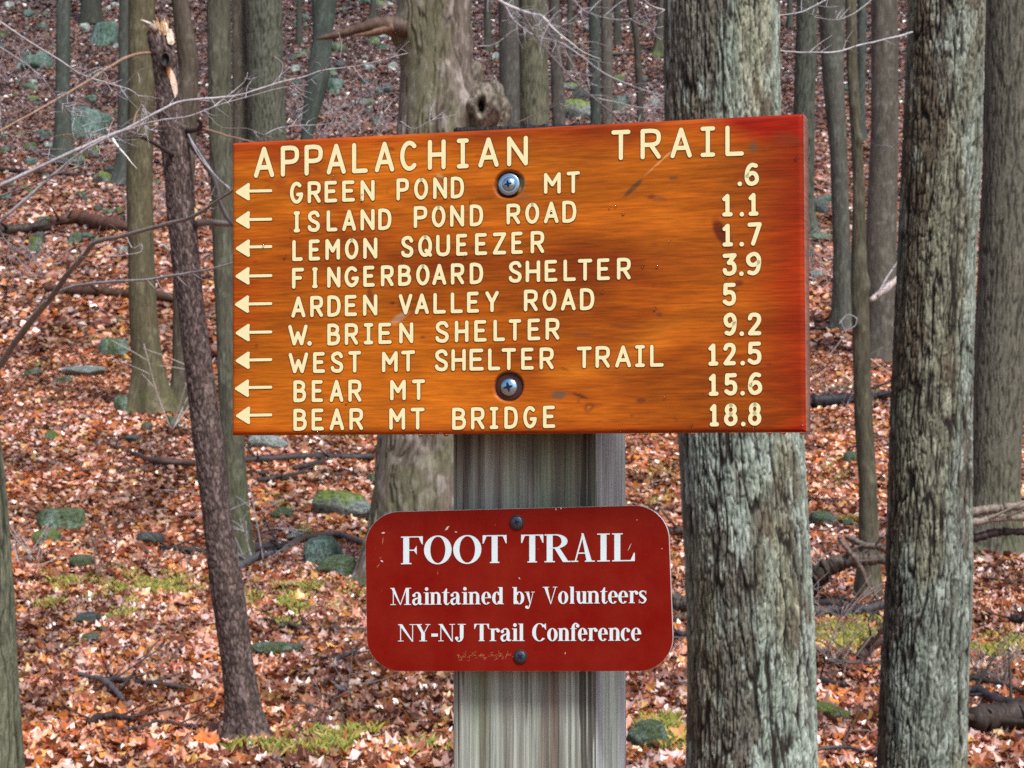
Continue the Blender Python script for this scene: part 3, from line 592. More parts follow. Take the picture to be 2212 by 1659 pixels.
for i, (pp, d_, rp, c_, nt) in enumerate(LO):
    child_tubes('branch', old, [(pp, d_, rp, c_, .4)] + twigs(pp, d_, int(nt * 1.7), 400 + i, (20, 80), rp=(1.0, .5)))
# twigs of the two oaks
for i, (pp, rp, c_, nt) in enumerate([([(1674, 105), (1690, 110), (1719, 113), (1760, 114), (1809, 112), (1859, 97), (1900, 88), (1939, 80), (1972, 70)], (1.4, 1.6, 1.8, 2, 2.2, 2.4, 2.4, 2.6, 2.8), (.42, .42, .44), 6),
                                      ([(1680, 34), (1726, 27), (1755, 14), (1790, -6)], (1.2, 2.4), (.42, .42, .44), 7), ([(1759, 37), (1802, 42), (1842, 30), (1879, 3), (1900, -20)], (1, 1.8), (.3, .28, .28), 5),
                                      ([(1950, 300), (1925, 320), (1900, 330)], (1.4, .7), (.4, .36, .36), 1)]):
    child_tubes('branch', oak2, [(pp, (4.7 * KD, 4.9 * KD), rp, c_, .25)] + twigs(pp, (4.7 * KD, 4.9 * KD), nt, 500 + i, (15, 60)))
for i, (pp, rp, c_, nt) in enumerate([([(1445, 95), (1418, 78), (1405, 50), (1392, 20), (1380, -10)], (2.2, 1), (.42, .42, .44), 3), ([(1450, 25), (1420, 18), (1400, 8), (1385, -8)], (3, 1.4), PL, 2), ([(1436, 62), (1424, 42), (1420, 20)], (1.6, 1), GB, 1)]):
    child_tubes('branch', oak, [(pp, (4.6 * KD, 4.4 * KD), rp, c_, .2)] + twigs(pp, (4.5 * KD, 4.4 * KD), nt, 520 + i, (12, 40)))
# pale bough behind the lichened trunk
child_tubes('branch', sap, [([(1880, 650), (1905, 630), (1925, 612), (1945, 596)], (dS + .3, dS + .5), (5, 9, 8, 9), (.42, .36, .34), .3), ([(1895, 640), (1915, 600), (1938, 565)], (dS + .3, dS + .4), (3, 2), GB, .2)] +
            twigs([(1895, 640), (1915, 600), (1938, 565)], dS, 4, 77, (20, 50)))
for tw in [([(1812, 700), (1830, 680), (1850, 688), (1846, 705), (1826, 712), (1815, 690)], dS - .2, (1.6, .8), GB, .2), ([(1790, 770), (1815, 735), (1840, 700)], dS - .2, (1.2, .6), GB, .2), ([(1880, 775), (1900, 790), (1935, 815)], dS - .2, (2.2, 1), (.45, .36, .32), .2)]:
    child_tubes('twig', sap, [tw])

# ------------------------------------------------------------------ rocks
def rock_mesh(seed, flat):
    import bmesh
    bm = bmesh.new(); bmesh.ops.create_icosphere(bm, subdivisions=4, radius=1)
    V = np.array([v.co[:] for v in bm.verts]); me_f = np.array([[v.index for v in f.verts] for f in bm.faces]); bm.free()
    r = np.random.default_rng(seed)
    d = np.ones(len(V))
    for i in range(14):                                   # cut planes give it faces
        nrm = r.normal(0, 1, 3); nrm /= np.linalg.norm(nrm); o_ = r.uniform(.6, .92); pr = V @ nrm
        V = V - np.outer(np.clip(pr - o_, 0, None) * .85, nrm)
    V = V * (1 + .34 * (fbm(V[:, 0] * 2 + 9, V[:, 1] * 2 + V[:, 2] * 1.7, 4, seed)[:, None] - .5))
    V[:, 2] *= flat
    up = V[:, 2] / flat; n1 = fbm(V[:, 0] * 2.5 + 3, V[:, 1] * 2.5 + V[:, 2], 4, seed + 5)
    return V, me_f, up, n1
RK = [rock_mesh(s, f) for s, f in ((1, .6), (2, .75), (3, .45), (4, .85), (5, .3))]
RKM = {}
def rock(px, py, wpx, hpx, style, label, group=None, v=0, name='rock'):
    """px,py: middle of its foot"""
    hp = hit(px, py, 7); d = hp.y; V, Fc, up, n1 = RK[v]; key = (v, style)
    if key not in RKM:
        gray = mixc((.12, .135, .125), (.26, .30, .28), n1)
        if style == 'teal': c = mixc(gray * [.8, 1.05, 1.0], (.065, .115, .088), sst(.3, .6, n1 + .1 * up))
        elif style == 'moss': c = mixc(gray, (.12, .17, .035), sst(.0, .5, up + (n1 - .5) * 2.6))
        elif style == 'green': c = mixc(gray * [.9, 1.1, .95], (.085, .12, .058), sst(.35, .6, n1 + .15 * up))
        elif style == 'dark': c = gray * .45
        else: c = mixc(gray * 1.3, (.45, .52, .47), sst(.5, .7, n1))
        RKM[key] = mesh('rock', V, Fc, M_rock, c)
    o = obj(name, RKM[key]); s = wpx / 2 / F * d * 1.12; H_ = hpx / F * d * .82; zm = V[:, 2].max(); szz = H_ * .72 / zm; o.scale = (s, s * .8, szz)
    yc = d + s * .45; o.location = (hp.x * yc / d, yc, hp.z + H_ * .98 - zm * szz + .02); o.rotation_euler = (0, 0, (px * 7.3) % 6.28)
    return tag(o, label, 'rock', group)
RL = [(224, 98, 66, 62, 'teal', 'large dark teal boulder high on the left slope', 0), (80, 150, 64, 40, 'teal', 'low teal boulder far left above the thin branches', 1), (182, 300, 92, 78, 'teal', 'pale teal boulder pair member, larger, below the crossing branches', 3),
      (215, 275, 60, 36, 'teal', 'smaller teal boulder beside the large pale one on the left', 1), (248, 772, 66, 46, 'green', 'green hunched rock left of the olive trunk', 3), (178, 815, 100, 26, 'pale', 'flat grey slab lying on the leaves at left', 4), (140, 828, 52, 14, 'green', 'thin dark green slab under the flat grey slab', 2),
      (72, 812, 40, 14, 'green', 'small flat green stone left of the grey slab', 2), (272, 890, 50, 38, 'green', 'pointed dark green rock at the foot of the olive trunk', 3), (112, 953, 36, 24, 'moss', 'small mossy stone alone in the leaves at left', 1),
      (318, 930, 28, 18, 'moss', 'small stone right below the olive trunk', 1), (375, 925, 34, 26, 'green', 'stone at the foot of the trunk behind the snag', 0), (132, 1148, 104, 52, 'green', 'broad grey-green boulder near the left edge', 0), (104, 1176, 66, 30, 'moss', 'bright mossy stone in front of the broad left boulder', 2),
      (178, 1226, 50, 24, 'green', 'low stone below the bright mossy one', 2), (322, 1178, 66, 26, 'dark', 'dark low stone in the leaves left of the snag', 2), (735, 1116, 134, 60, 'moss', 'largest mossy boulder, left of the red sign', 1), (696, 1222, 80, 66, 'teal', 'upright teal rock below the largest mossy boulder', 3),
      (732, 1246, 86, 48, 'green', 'rounded grey-green rock leaning on the upright teal one', 1), (600, 1418, 112, 24, 'green', 'long flat mossy stone right of the snag', 4), (575, 972, 90, 36, 'pale', 'pale flat stone under the board near the leaning trunk', 1), (610, 1122, 44, 24, 'green', 'small stone beside yellow grass under the board', 1),
      (812, 1045, 40, 20, 'green', 'small green stone left of the gnarled trunk', 0), (640, 1168, 34, 16, 'pale', 'small pale stone between the mossy boulders', 1), (1776, 1136, 52, 32, 'green', 'round grey stone between the two oaks', 1), (1831, 1142, 26, 16, 'teal', 'little teal stone left of the sapling', 1),
      (1246, 255, 70, 50, 'moss', 'mossy boulder with dark hollow above the board', 1), (1228, 196, 40, 18, 'moss', 'bright moss-topped stone above the board', 2), (1335, 180, 30, 22, 'moss', 'mossy stone behind the pale thin trunk', 1), (2150, 1192, 120, 44, 'moss', 'dark mossy rock at the foot of the right edge tree', 0),
      (1408, 1618, 96, 52, 'green', 'green boulder at the bottom between post and oak', 0), (1775, 1552, 66, 28, 'moss', 'bright mossy stone left of the small pale one at bottom right', 2), (1812, 1560, 60, 20, 'moss', 'flatter mossy stone right of its bright neighbour', 4), (1766, 465, 44, 46, 'dark', 'dark upright rock beside the board top right', 3),
      (1785, 440, 40, 20, 'teal', 'teal slab above the dark upright rock', 2), (1770, 520, 50, 18, 'green', 'low green rock below the dark upright one', 2), (1838, 1000, 30, 26, 'green', 'stone hidden beside the black log', 1), (1955, 222, 20, 16, 'moss', 'bright mossy stone left of the lichened oak', 1),
      (195, 1390, 40, 18, 'moss', 'small mossy stone in the middle of the left leaves', 2), (190, 1352, 60, 26, 'dark', 'dark stone in the near left leaves', 1), (195, 1440, 0, 0, None, None, 0), (285, 955, 40, 14, 'dark', 'dark flat stone below the pointed green rock', 2), (1590, 1590, 0, 0, None, None, 0),
      (2085, 520, 24, 14, 'teal', 'teal stone right of the lichened oak', 1), (220, 1370, 30, 12, 'moss', 'tiny mossy patch stone near the left leaves', 2), (1885, 1095, 26, 16, 'green', 'tiny stone right of the sapling', 0), (545, 340, 0, 0, None, None, 0)]
for (x, y, w_, h_, st, lb, v) in RL:
    if w_: rock(x, y, w_ * 1.15, h_ * 1.08, st, lb, 'rocks on the forest floor', v)
r = np.random.default_rng(44)
def blocked(x): return 275 < x < 335 or 115 < x < 155 or 440 < x < 620 or 855 < x < 1030
zones = [(0, 350, 5, 560, 110, 'mossy stone among the leaves on the far left hillside', 'stones on the far left hillside'), (610, 860, 5, 285, 90, 'green stone on the far slope left of the gnarled tree', 'stones on the slope left of the gnarled tree'),
         (1040, 1430, 5, 255, 34, 'small stone on the far slope above the board', 'stones on the far slope above the board'), (1690, 1960, 5, 620, 16, 'small stone on the far slope between the right trunks', 'stones between the right trunks')]
for (x0, x1, y0, y1, n, lb, gp) in zones:
    for i in range(n):
        x = r.uniform(x0, x1); y = y0 + (y1 - y0) * r.uniform(0, 1)
        if blocked(x): continue
        sc = np.interp(y, [0, 600], [.75, 1.15]); w_ = r.uniform(12, 44) * sc * (1.2 if r.random() < .2 else .8)
        st_ = str(r.choice(['teal', 'teal', 'green', 'pale', 'moss', 'dark'])); vv_ = int(r.integers(5))
        cw = {'teal': 'teal-green', 'green': 'grey-green', 'pale': 'pale grey', 'moss': 'moss-topped', 'dark': 'dark'}[st_]; sw = 'tiny' if w_ < 14 else 'small' if w_ < 22 else 'larger'; fw = {4: 'flat ', 2: 'low '}.get(vv_, '')
        if x0 == 0: wh = ('left of the leftmost far trunk' if x < 120 else 'right of the leftmost far trunk'); 
        elif x0 == 610: wh = 'left of the leaning teal trunk' if x < 670 else 'between leaning teal trunk and gnarled tree'
        elif x0 == 1040: wh = 'above the board, left half' if x < 1200 else 'above the board, right half'
        else: wh = 'between the big oak and the lichened trunk'
        band = 'near the top' if y < 110 else 'high on the slope' if y < 230 else 'midway' if y < 380 else 'lower down'
        rock(x, y, w_, w_ * r.uniform(.45, .85), st_, '%s %s%s stone %s, %s' % (sw, fw, cw, band, wh), gp, vv_)

# ------------------------------------------------------------------ sticks and logs on the ground
def stick(pp, rp, col, label, dep=None, group='fallen branches on the leaves', name='fallen_branch', cat='branch', lift=.6, kn=.12, side=None):
    hs = [P(x, y, dep) - Vector((0, 0, .05)) for x, y in pp] if dep else [hit(x, y, 6.8) for x, y in pp]; d = np.mean([h.y for h in hs]); q = d / F
    rp = np.array(rp, float) * 1.05; col = np.array(col) * .82; rad = rp * q
    rad_ = np.linspace(rad[0], rad[1], len(pp)) if len(rad) == 2 else rad
    pts = [h + Vector((0, 0, max(rr0 * lift, .012) + .034)) for h, rr0 in zip(hs, rad_)]
    loc = pts[0]; V, Fc = tube(pts, rad_, max(26, 11 * len(pp)), 12, .0025, abs(int(pp[0][0])), kn); L_ = [(V, Fc, col)]
    r = np.random.default_rng(abs(int(pp[0][0])) + 3)
    for i in range(3):
        j = int(r.integers(len(pts) - 1)); a = pts[j].lerp(pts[j + 1], r.uniform(.2, .9)); k_ = rad_[j]
        e = Vector((r.normal(0, .2), r.normal(0, .15), abs(r.normal(0, .12)) + .01)) * (1 + k_ * 20)
        V, Fc = tube([a, a + e * .5, a + e + Vector((0, 0, r.uniform(-.02, .05)))], (k_ * .4 + .002, .0015), 8, 5, .001, i); L_.append((V, Fc, col))
    o = obj(name, tubes_mesh(name, L_, M_stick, loc), None, loc)
    return tag(o, label, cat, group)
SK = [([(100, 632), (190, 640), (260, 645), (345, 652), (385, 660)], (8, 9, 10, 10, 8), (.10, .05, .03), 'mossy brown log across the leaves behind the olive trunk'),
      ([(-20, 372), (70, 380), (180, 386), (280, 402)], (5, 3), (.05, .035, .035), 'dark straight stick high on the left slope'),
      ([(-20, 512), (40, 505), (110, 500)], (13, 9), (.05, .035, .03), 'blackish rotten log at the left edge'), ([(110, 492), (170, 488), (230, 500), (275, 505)], (9, 13, 14, 8), (.11, .05, .035), 'reddish rotting log right of the blackish one'),
      ([(233, 968), (280, 985), (318, 1003), (350, 1012), (420, 1013)], (3, 3.5, 5, 7, 7), (.085, .055, .045), 'forked dark branch running behind the snag'), ([(143, 1035), (200, 1021), (283, 1024), (325, 1012)], (2, 5), (.09, .06, .05), 'long arm of the forked branch left of the snag'),
      ([(526, 1006), (592, 1000), (669, 998), (741, 997), (822, 995)], (7, 7, 8, 8, 6), (.055, .045, .045), 'long dark branch under the board left of the gnarled tree'), ([(635, 1022), (690, 1011), (730, 996)], (6, 5), (.05, .04, .04), 'side branch crossing the long dark one'),
      ([(558, 1047), (600, 1042), (633, 1037)], (6, 7), (.06, .045, .04), 'short dark stick below the long dark branch'), ([(540, 1035), (575, 1032)], (5, 5), (.06, .045, .04), 'shortest dark stick beside the leaning trunk'),
      ([(614, 1204), (648, 1179), (677, 1174), (724, 1169), (786, 1187)], (6, 6, 6, 7, 6), (.13, .09, .08), 'arched branch over the upright teal rock'), ([(516, 1236), (552, 1219), (590, 1210)], (9, 6), (.09, .09, .10), 'grey log end right of the snag'),
      ([(540, 1203), (590, 1198), (615, 1200)], (9, 7), (.03, .025, .03), 'black short log right of the leaning trunk'), ([(541, 1184), (592, 1192), (612, 1215), (622, 1236)], (5, 4), (.12, .12, .13), 'bent grey stick right of the snag'),
      ([(350, 1197), (400, 1200), (455, 1206)], (6, 8), (.045, .035, .03), 'dark log touching the snag on the left'), ([(172, 1470), (205, 1482), (235, 1497), (268, 1526)], (4, 5, 6, 5), (.15, .12, .12), 'grey curved stick in the near left leaves'),
      ([(230, 1480), (290, 1484), (340, 1490), (412, 1504)], (5, 6, 6, 3), (.07, .055, .055), 'dark straight stick touching the grey curved one'), ([(190, 1576), (230, 1566), (290, 1574)], (6, 8, 3), (.045, .03, .028), 'black thick stick near the bottom left'),
      ([(266, 1596), (310, 1586), (350, 1577), (430, 1586)], (3, 4), (.08, .06, .06), 'thin dark stick near the foot of the snag'), ([(726, 1437), (746, 1430), (768, 1425)], (6, 5), (.04, .035, .04), 'short black stick left of the red sign'),
      ([(600, 1362), (680, 1366), (790, 1370)], (4, 5), (.07, .06, .055), 'dark low branch left of the red sign'), ([(560, 1350), (620, 1362), (660, 1372)], (3, 4), (.08, .06, .055), 'thin branch ending near the dark low one'),
      ([(1740, 884), (1800, 878), (1850, 872), (1925, 862)], (16, 13, 12, 8), (.022, .022, .028), 'thick black wet log right of the board'), ([(1744, 718), (1790, 714), (1840, 712)], (5, 4), (.035, .025, .025), 'thin black log at the foot of the slender trunk'),
      ([(1752, 1256), (1789, 1232), (1827, 1216), (1873, 1208), (1915, 1207)], (20, 20, 17, 12, 11), (.10, .075, .06), 'thick brown fallen limb between the two oaks'),
      ([(2085, 1112), (2120, 1106), (2160, 1104), (2230, 1098)], (11, 9, 8, 10), (.26, .21, .17), 'pale thick branch lying at the right edge'), ([(2088, 1134), (2150, 1122), (2225, 1116)], (8, 6), (.30, .24, .19), 'pale thinner branch just below the thick one'),
      ([(2085, 1166), (2120, 1162), (2150, 1156), (2230, 1154)], (8, 9, 8, 7), (.05, .03, .03), 'dark wet branch under the two pale ones'), ([(1440, 1162), (1490, 1164)], (10, 9), (.07, .04, .035), 'red-brown log end between red sign and oak'),
      ([(1440, 1322), (1490, 1326)], (16, 15), (.10, .09, .08), 'thick grey log between red sign and oak'), ([(1440, 1388), (1490, 1392)], (8, 7), (.045, .04, .04), 'dark log below the thick grey one'), ([(1440, 1350), (1490, 1352)], (8, 9), (.13, .085, .06), 'brown log below the thick grey one'),
      ([(1752, 1316), (1800, 1318), (1850, 1330), (1920, 1352)], (6, 8, 8, 5), (.05, .045, .05), 'dark crossing branch low between the oaks'), ([(1756, 1338), (1800, 1336), (1840, 1340), (1925, 1316)], (8, 9, 8, 7), (.07, .07, .075), 'grey crossing branch low between the oaks'), ([(1770, 1296), (1840, 1312), (1915, 1372)], (3, 3.5), (.09, .075, .07), 'thin slanting branch low between the oaks'),
      ([(1859, 1436), (1876, 1416), (1892, 1403), (1915, 1394)], (12, 11, 9, 5), (.06, .03, .022), 'dark red-brown broken log left of the lichened oak'), ([(1758, 1462), (1780, 1481), (1822, 1488)], (6, 6), (.04, .035, .035), 'black stick near the foot of the big oak'),
      ([(1785, 1443), (1850, 1445), (1902, 1443)], (3, 3), (.08, .065, .06), 'thin straight stick beside the lichened oak'), ([(2086, 1478), (2140, 1490), (2230, 1514)], (5, 4), (.06, .055, .055), 'straight dark stick at the lower right edge'),
      ([(2086, 1510), (2120, 1514), (2160, 1532), (2230, 1546)], (10, 9), (.035, .032, .036), 'thick black branch at the lower right edge'), ([(2104, 1590), (2150, 1586), (2230, 1582)], (27, 28), (.05, .035, .028), 'thick rotten log at the bottom right corner'),
      ([(2182, 1352), (2230, 1358)], (9, 9), (.04, .03, .025), 'dark log end at the right edge'), ([(2130, 1260), (2160, 1262), (2192, 1269)], (3, 4), (.07, .05, .045), 'thin stick in the leaves at the right edge'), ([(1760, 1640), (1830, 1636), (1900, 1645)], (4, 3), (.07, .06, .06), 'thin stick at the bottom between the oaks'),
      ([(1700, 140), (1760, 150), (1815, 156)], (0.1, 0.1), (.05, .04, .04), ''), ([(1240, 120), (1300, 122), (1400, 118)], (4, 3), (.07, .055, .05), 'far thin log across the slope above the board'), ([(600, 250), (640, 255), (680, 250)], (3, 3), (.07, .055, .05), 'far stick left of the leaning teal trunk'),
      ([(780, 985), (790, 1010), (812, 1020)], (0.1, 0.1), (.07, .055, .05), ''), ([(640, 1530), (700, 1555), (740, 1540)], (2.5, 2), (.12, .1, .09), 'slender twig in the leaves left of the post'), ([(715, 1490), (740, 1503), (760, 1512)], (4, 3), (.16, .16, .17), 'short grey twig left of the post')]
dT = hit(2150, 1186).y - .9; dL = hit(1866, 1294).y - .6
NEAR = {'pale thick branch lying at the right edge': dT, 'pale thinner branch just below the thick one': dT - .2, 'dark wet branch under the two pale ones': dT - .1, 'thick brown fallen limb between the two oaks': dL}
SK += [([(1810, 1159), (1839, 1198), (1861, 1228), (1873, 1255), (1896, 1296)], (6, 5, 5, 4, 3), (.17, .13, .11), 'crooked stick leaning over the thick fallen limb'), ([(1825, 1158), (1861, 1178), (1892, 1186), (1925, 1202)], (6, 7, 7, 6), (.14, .11, .095), 'bent upper branch of the tangle beside the sapling'),
       ([(1757, 1220), (1775, 1200), (1795, 1180), (1815, 1160)], (3, 2), (.2, .17, .16), 'thin stick propped left of the crooked one'), ([(1750, 1275), (1765, 1262), (1790, 1235)], (20, 17), (.05, .035, .03), 'dark underside log below the thick fallen limb')]
NEAR.update({SK[-4][3]: dL - .3, SK[-3][3]: dL - .25, SK[-2][3]: dL - .2, SK[-1][3]: dL + .1})
for (pp, rp, c_, lb) in SK:
    if lb: stick(pp, rp, c_, lb, NEAR.get(lb))
# upright twigs and brush
def brush(px, py, n, hpx, spread, seed, label, col=(.26, .22, .2), rp=1.2):
    hp = hit(px, py, 6.8); d = hp.y; q = d / F; r = np.random.default_rng(seed); L_ = []
    for i in range(int(n * 1.4)):
        x0 = hp.x + r.normal(0, spread * .3) * q; y0 = d + r.normal(0, .15); z0 = float(G(x0, y0)); a = r.normal(0, .55); l = hpx * q * r.uniform(.5, 1.1); yb = r.normal(0, .2) * l
        e = Vector((math.sin(a) * l + r.normal(0, spread * .2) * q, yb, math.cos(a) * l)); b0 = Vector((x0, y0, z0)); m_ = b0 + e * .5 + Vector((r.normal(0, .06 * l), 0, r.normal(0, .05 * l)))
        V, Fc = tube([b0, m_, b0 + e], (rp * q, rp * .45 * q), 10, 5, .0015, i); L_.append((V, Fc, col))
        for j in range(3):
            s = m_.lerp(b0 + e, r.uniform(0, .8)); e2 = Vector((r.normal(0, .3), r.normal(0, .15), r.uniform(0, .3))) * l
            V, Fc = tube([s, s + e2 * .5 + Vector((0, 0, .01)), s + e2], (rp * .6 * q, rp * .35 * q), 6, 4, .001, j); L_.append((V, Fc, col))
    o = obj('twiggy_shrub', tubes_mesh('twiggy_shrub', L_, M_twig, hp), None, hp); return tag(o, label, 'shrub', 'leafless shrubs and seedlings')
brush(225, 1470, 1, 190, 4, 1, 'single upright twig rising from the left leaves', (.2, .13, .11), 1.8)
brush(212, 1245, 3, 150, 30, 2, 'bent dark seedling by the left grass patch', (.13, .09, .08), 2.4)
brush(385, 1240, 4, 80, 60, 3, 'low twiggy seedlings left of the snag', (.16, .13, .12), 1.8)
brush(65, 1215, 8, 90, 90, 4, 'pale twiggy tangle beside the left edge trunk', (.36, .33, .33), 1.6)
brush(685, 1585, 7, 110, 120, 5, 'sparse twigs in the leaves left of the post', (.16, .12, .11), 1.4)
brush(1800, 1430, 12, 200, 120, 6, 'tangle of thin twigs between the two oaks', (.24, .19, .17), 1.5)
brush(2160, 1480, 16, 130, 160, 7, 'tangle of thin twigs at the lower right edge', (.24, .20, .18), 1.3)
brush(1820, 880, 12, 130, 120, 8, 'fine twiggy brush beside the sapling', (.26, .19, .18), 1.0)
brush(2180, 1130, 8, 90, 70, 9, 'twigs on the pale branches at the right edge', (.3, .26, .24), 1.2)
brush(545, 1220, 5, 180, 40, 10, 'curved grey seedling right of the snag', (.28, .27, .28), 2.0)
brush(1460, 1420, 5, 60, 40, 11, 'little twigs between red sign and oak', (.25, .2, .2), 1.2)
brush(370, 930, 3, 190, 8, 12, 'thin pale dead stem in front of the trunk behind the snag', (.42, .36, .33), 2.0)
for i, (x, y) in enumerate([(60, 600), (1790, 620), (680, 300), (760, 290), (30, 180), (1120, 330), (1400, 300), (330, 480), (1950, 560)]):
    brush(x, y, 14, 120, 150, 20 + i, ['fine grey undergrowth on the left slope', 'fine grey undergrowth right of the board', 'thin undergrowth left of the gnarled tree', 'thin undergrowth beside the gnarled tree', 'fine grey undergrowth at the top left',
          'thin undergrowth behind the olive grooved trunk', 'thin undergrowth left of the oak top', 'fine undergrowth between olive trunk and snag', 'fine undergrowth left of the lichened oak'][i], (.34, .29, .31), .9)
r = np.random.default_rng(66)
for i in range(48):
    y = 40 + 1600 * r.random() ** .8; x = r.uniform(0, 2212)
    if 480 < x < 1760 and y < 940: continue
    l = r.uniform(20, 70) * np.interp(y, [0, 1659], [.5, 1.2]); a = r.normal(0, .25)
    stick([(x, y), (x + l * .5, y + l * .5 * math.sin(a) * .5 + r.normal(0, 2)), (x + l, y + l * math.sin(a) * .5)], (r.uniform(1, 2.6), .9), np.array((.10, .08, .075)) * r.uniform(.6, 1.8), '%s loose twig on the leaves %s, %s' % ('short' if l < 35 else 'longer', 'left of the snag' if x < 330 else 'between snag and post' if x < 975 else 'between post and big oak' if x < 1500 else 'right of the big oak', 'high on the slope' if y < 560 else 'midway down' if y < 1060 else 'low in the picture'), None, 'small loose twigs', 'fallen_twig', 'twig')

# ================================================================== signpost
AYAW = -.2838
EX = Vector((math.cos(AYAW), math.sin(AYAW), 0)); NY = Vector((-math.sin(AYAW), math.cos(AYAW), 0)); EZ = Vector((0, 0, 1))
BC = Vector((-.0062, 1.818, CAMZ + .0965)); BW, BH, BT = .5576, .286, .037
def rotm(y, t, r_): return (Matrix.Rotation(y, 3, 'Z') @ Matrix.Rotation(t, 3, 'X') @ Matrix.Rotation(r_, 3, 'Y'))
BR_ = rotm(-.2838, -.0299, -.0123)
CAMP = Vector((0, 0, CAMZ))
class Plane:
    """a flat face given by an origin and a rotation whose x, z axes lie in the face"""
    def __init__(s, o, R): s.o = o; s.R = R; s.Ri = R.transposed()
    def uv(s, px, py):
        a, b = ray(px, py); dr = Vector((a, 1, b)); n = s.R @ Vector((0, 1, 0))
        t = (s.o - CAMP).dot(n) / dr.dot(n); q = s.Ri @ (CAMP + dr * t - s.o); return np.array([q.x, q.z])
PB = Plane(BC, BR_)
po = BC + NY * (BT + .004)                                   # a point of the post's front face
PF = Plane(po, rotm(AYAW, 0, 0))
uL = PF.uv(976, 1010)[0]; uR = PF.uv(1286, 1010)[0]
pr = po + EX * uR; a_, _ = ray(1354, 1010); n2 = (a_ * pr.y - pr.x) / (NY.x - a_ * NY.y)   # depth of the side face
PWD, PDP = uR - uL, min(max(n2, .12), .16)
print('post width', PWD, 'depth', n2)
# post: perimeter stations x heights
pc = po + EX * uL; zg = float(G(pc.x, pc.y)) - .3; ztop = CAMZ + (CY - 263) / F * (po.y - .01)
bev = .004
def seg(a, b, n): return [a + (b - a) * i / n for i in range(n)]
per = []
per += [(x, 0) for x in seg(bev, PWD - bev, 170)]; per += [(PWD - bev + bev * math.sin(t), bev - bev * math.cos(t)) for t in seg(0, math.pi / 2, 4)]
per += [(PWD, y) for y in seg(bev, PDP - bev, 120)]; per += [(PWD, PDP)] + [(x, PDP) for x in seg(PWD, 0, 6)[1:]] + [(0, PDP)] + [(0, y) for y in seg(PDP, bev, 40)[1:]]
per += [(bev - bev * math.cos(t), bev - bev * math.sin(t)) for t in seg(0, math.pi / 2, 4)]
per = np.array(per); arc = np.concatenate([[0], np.cumsum(np.linalg.norm(np.diff(per, axis=0), axis=1))])
zs = np.concatenate([np.linspace(zg, 1.2, 20)[:-1], np.linspace(1.2, ztop, 200)])
AR, ZS = np.meshgrid(arc, zs); wz = ZS + .02
gr = np.clip((fbm(AR * 330 + (fbm(AR * 20, wz * 3, 2, 3) - .5) * 4, wz * 3.2, 3, 91) - .5) * 1.5 + .5, 0, 1); g2 = fbm(AR * 75 + (fbm(AR * 12, wz * 2.2, 2, 5) - .5) * 4, wz * 1.6, 3, 92)
crk = sst(.70, .76, vn(AR * 420, wz * 3.5, 93)) * sst(.35, .6, vn(AR * 40, wz * 3, 94))
side = ((AR > PWD) & (AR < PWD + PDP)).astype(float)
base = mixc((.19, .21, .175), (.41, .45, .395), gr); base = mixc(base, (.17, .14, .11), sst(.50, .68, g2) * (1 - side) * .55)
base = mixc(base, (.40, .44, .46), side * .85 * (.6 + .4 * gr)); base = mixc(base, (.20, .28, .15), sst(.55, .75, fbm(AR * 25, wz * 5, 3, 95)) * .45)  # right face painted paler and bluer for the light it gets
for (u0, wd, z0, z1, cc_) in [(.028, .004, 0, 1.40, (.115, .085, .03)), (.098, .004, 0, 1.40, (.16, .11, .08)), (.105, .006, 1.46, 1.56, (.10, .08, .07)), (.125, .010, 1.42, 1.9, (.10, .085, .07)), (.024, .003, 1.44, 1.56, (.12, .09, .08)), (.045, .003, 1.44, 1.56, (.14, .10, .09)), (.012, .004, 1.44, 1.9, (.15, .12, .11)), (.078, .003, 1.46, 1.9, (.16, .13, .12))]:
    mk = np.exp(-((AR - u0 - .003 * (vn(wz * 14, wz * 0, 7) - .5)) / wd) ** 2) * sst(z0 - .03, z0 + .01, ZS) * (1 - sst(z1 - .02, z1 + .02, ZS)); base = mixc(base, cc_, np.clip(mk * .7, 0, 1))
wet = sst(1.50, 1.555, ZS + (vn(AR * 60, wz * 3, 96) - .5) * .05); base = mixc(base, base * .55, wet * (1 - side * .8))  # wet stain under the board, with the board's shadow painted into it
base = mixc(base, (.05, .045, .035), crk * .8)
tp = sst(ztop - .02, ztop - .012, ZS + (vn(AR * 150, ZS * 0, 3) - .5) * .006); base = mixc(base, (.012, .011, .012), tp)
PX = per[:, 0][None] + 0 * ZS; PY = per[:, 1][None] + 0 * ZS
dsp = (gr - .5) * .0014 - crk * .0012
front = (AR < PWD); PY = PY - dsp * front; PX = PX + dsp * side
ZS = ZS + (ZS >= ztop - 1e-6) * (vn(AR * 200, ZS * 0, 31) - .5) * .004
post = empty('wooden_post', (pc.x + EX.x * PWD / 2, pc.y, zg + .3), 'square weathered grey-green wooden post carrying both trail signs', 'post', None, (0, 0, AYAW))
L0 = Vector((-PWD / 2, 0, 0))
V = np.stack([PX - PWD / 2, PY, ZS - zg - .3], -1).reshape(-1, 3); n = len(zs); m_ = len(arc)
V = np.vstack([V, [[0, PDP / 2, ztop - zg - .3]]]); Fq = grid_faces(n, m_, True)
cap = np.array([((n - 1) * m_ + j, (n - 1) * m_ + (j + 1) % m_, len(V) - 1) for j in range(m_)])
M_post = attr_mat('weathered_post', .62, .3, (330, 330, 7), .5, .8, .0015, 6)
obj('timber', mesh('timber', V, np.vstack([Fq[:, [0, 1, 2]], Fq[:, [0, 2, 3]], cap]), M_post, np.vstack([base.reshape(-1, 3), [[.01, .01, .01]]])), post)

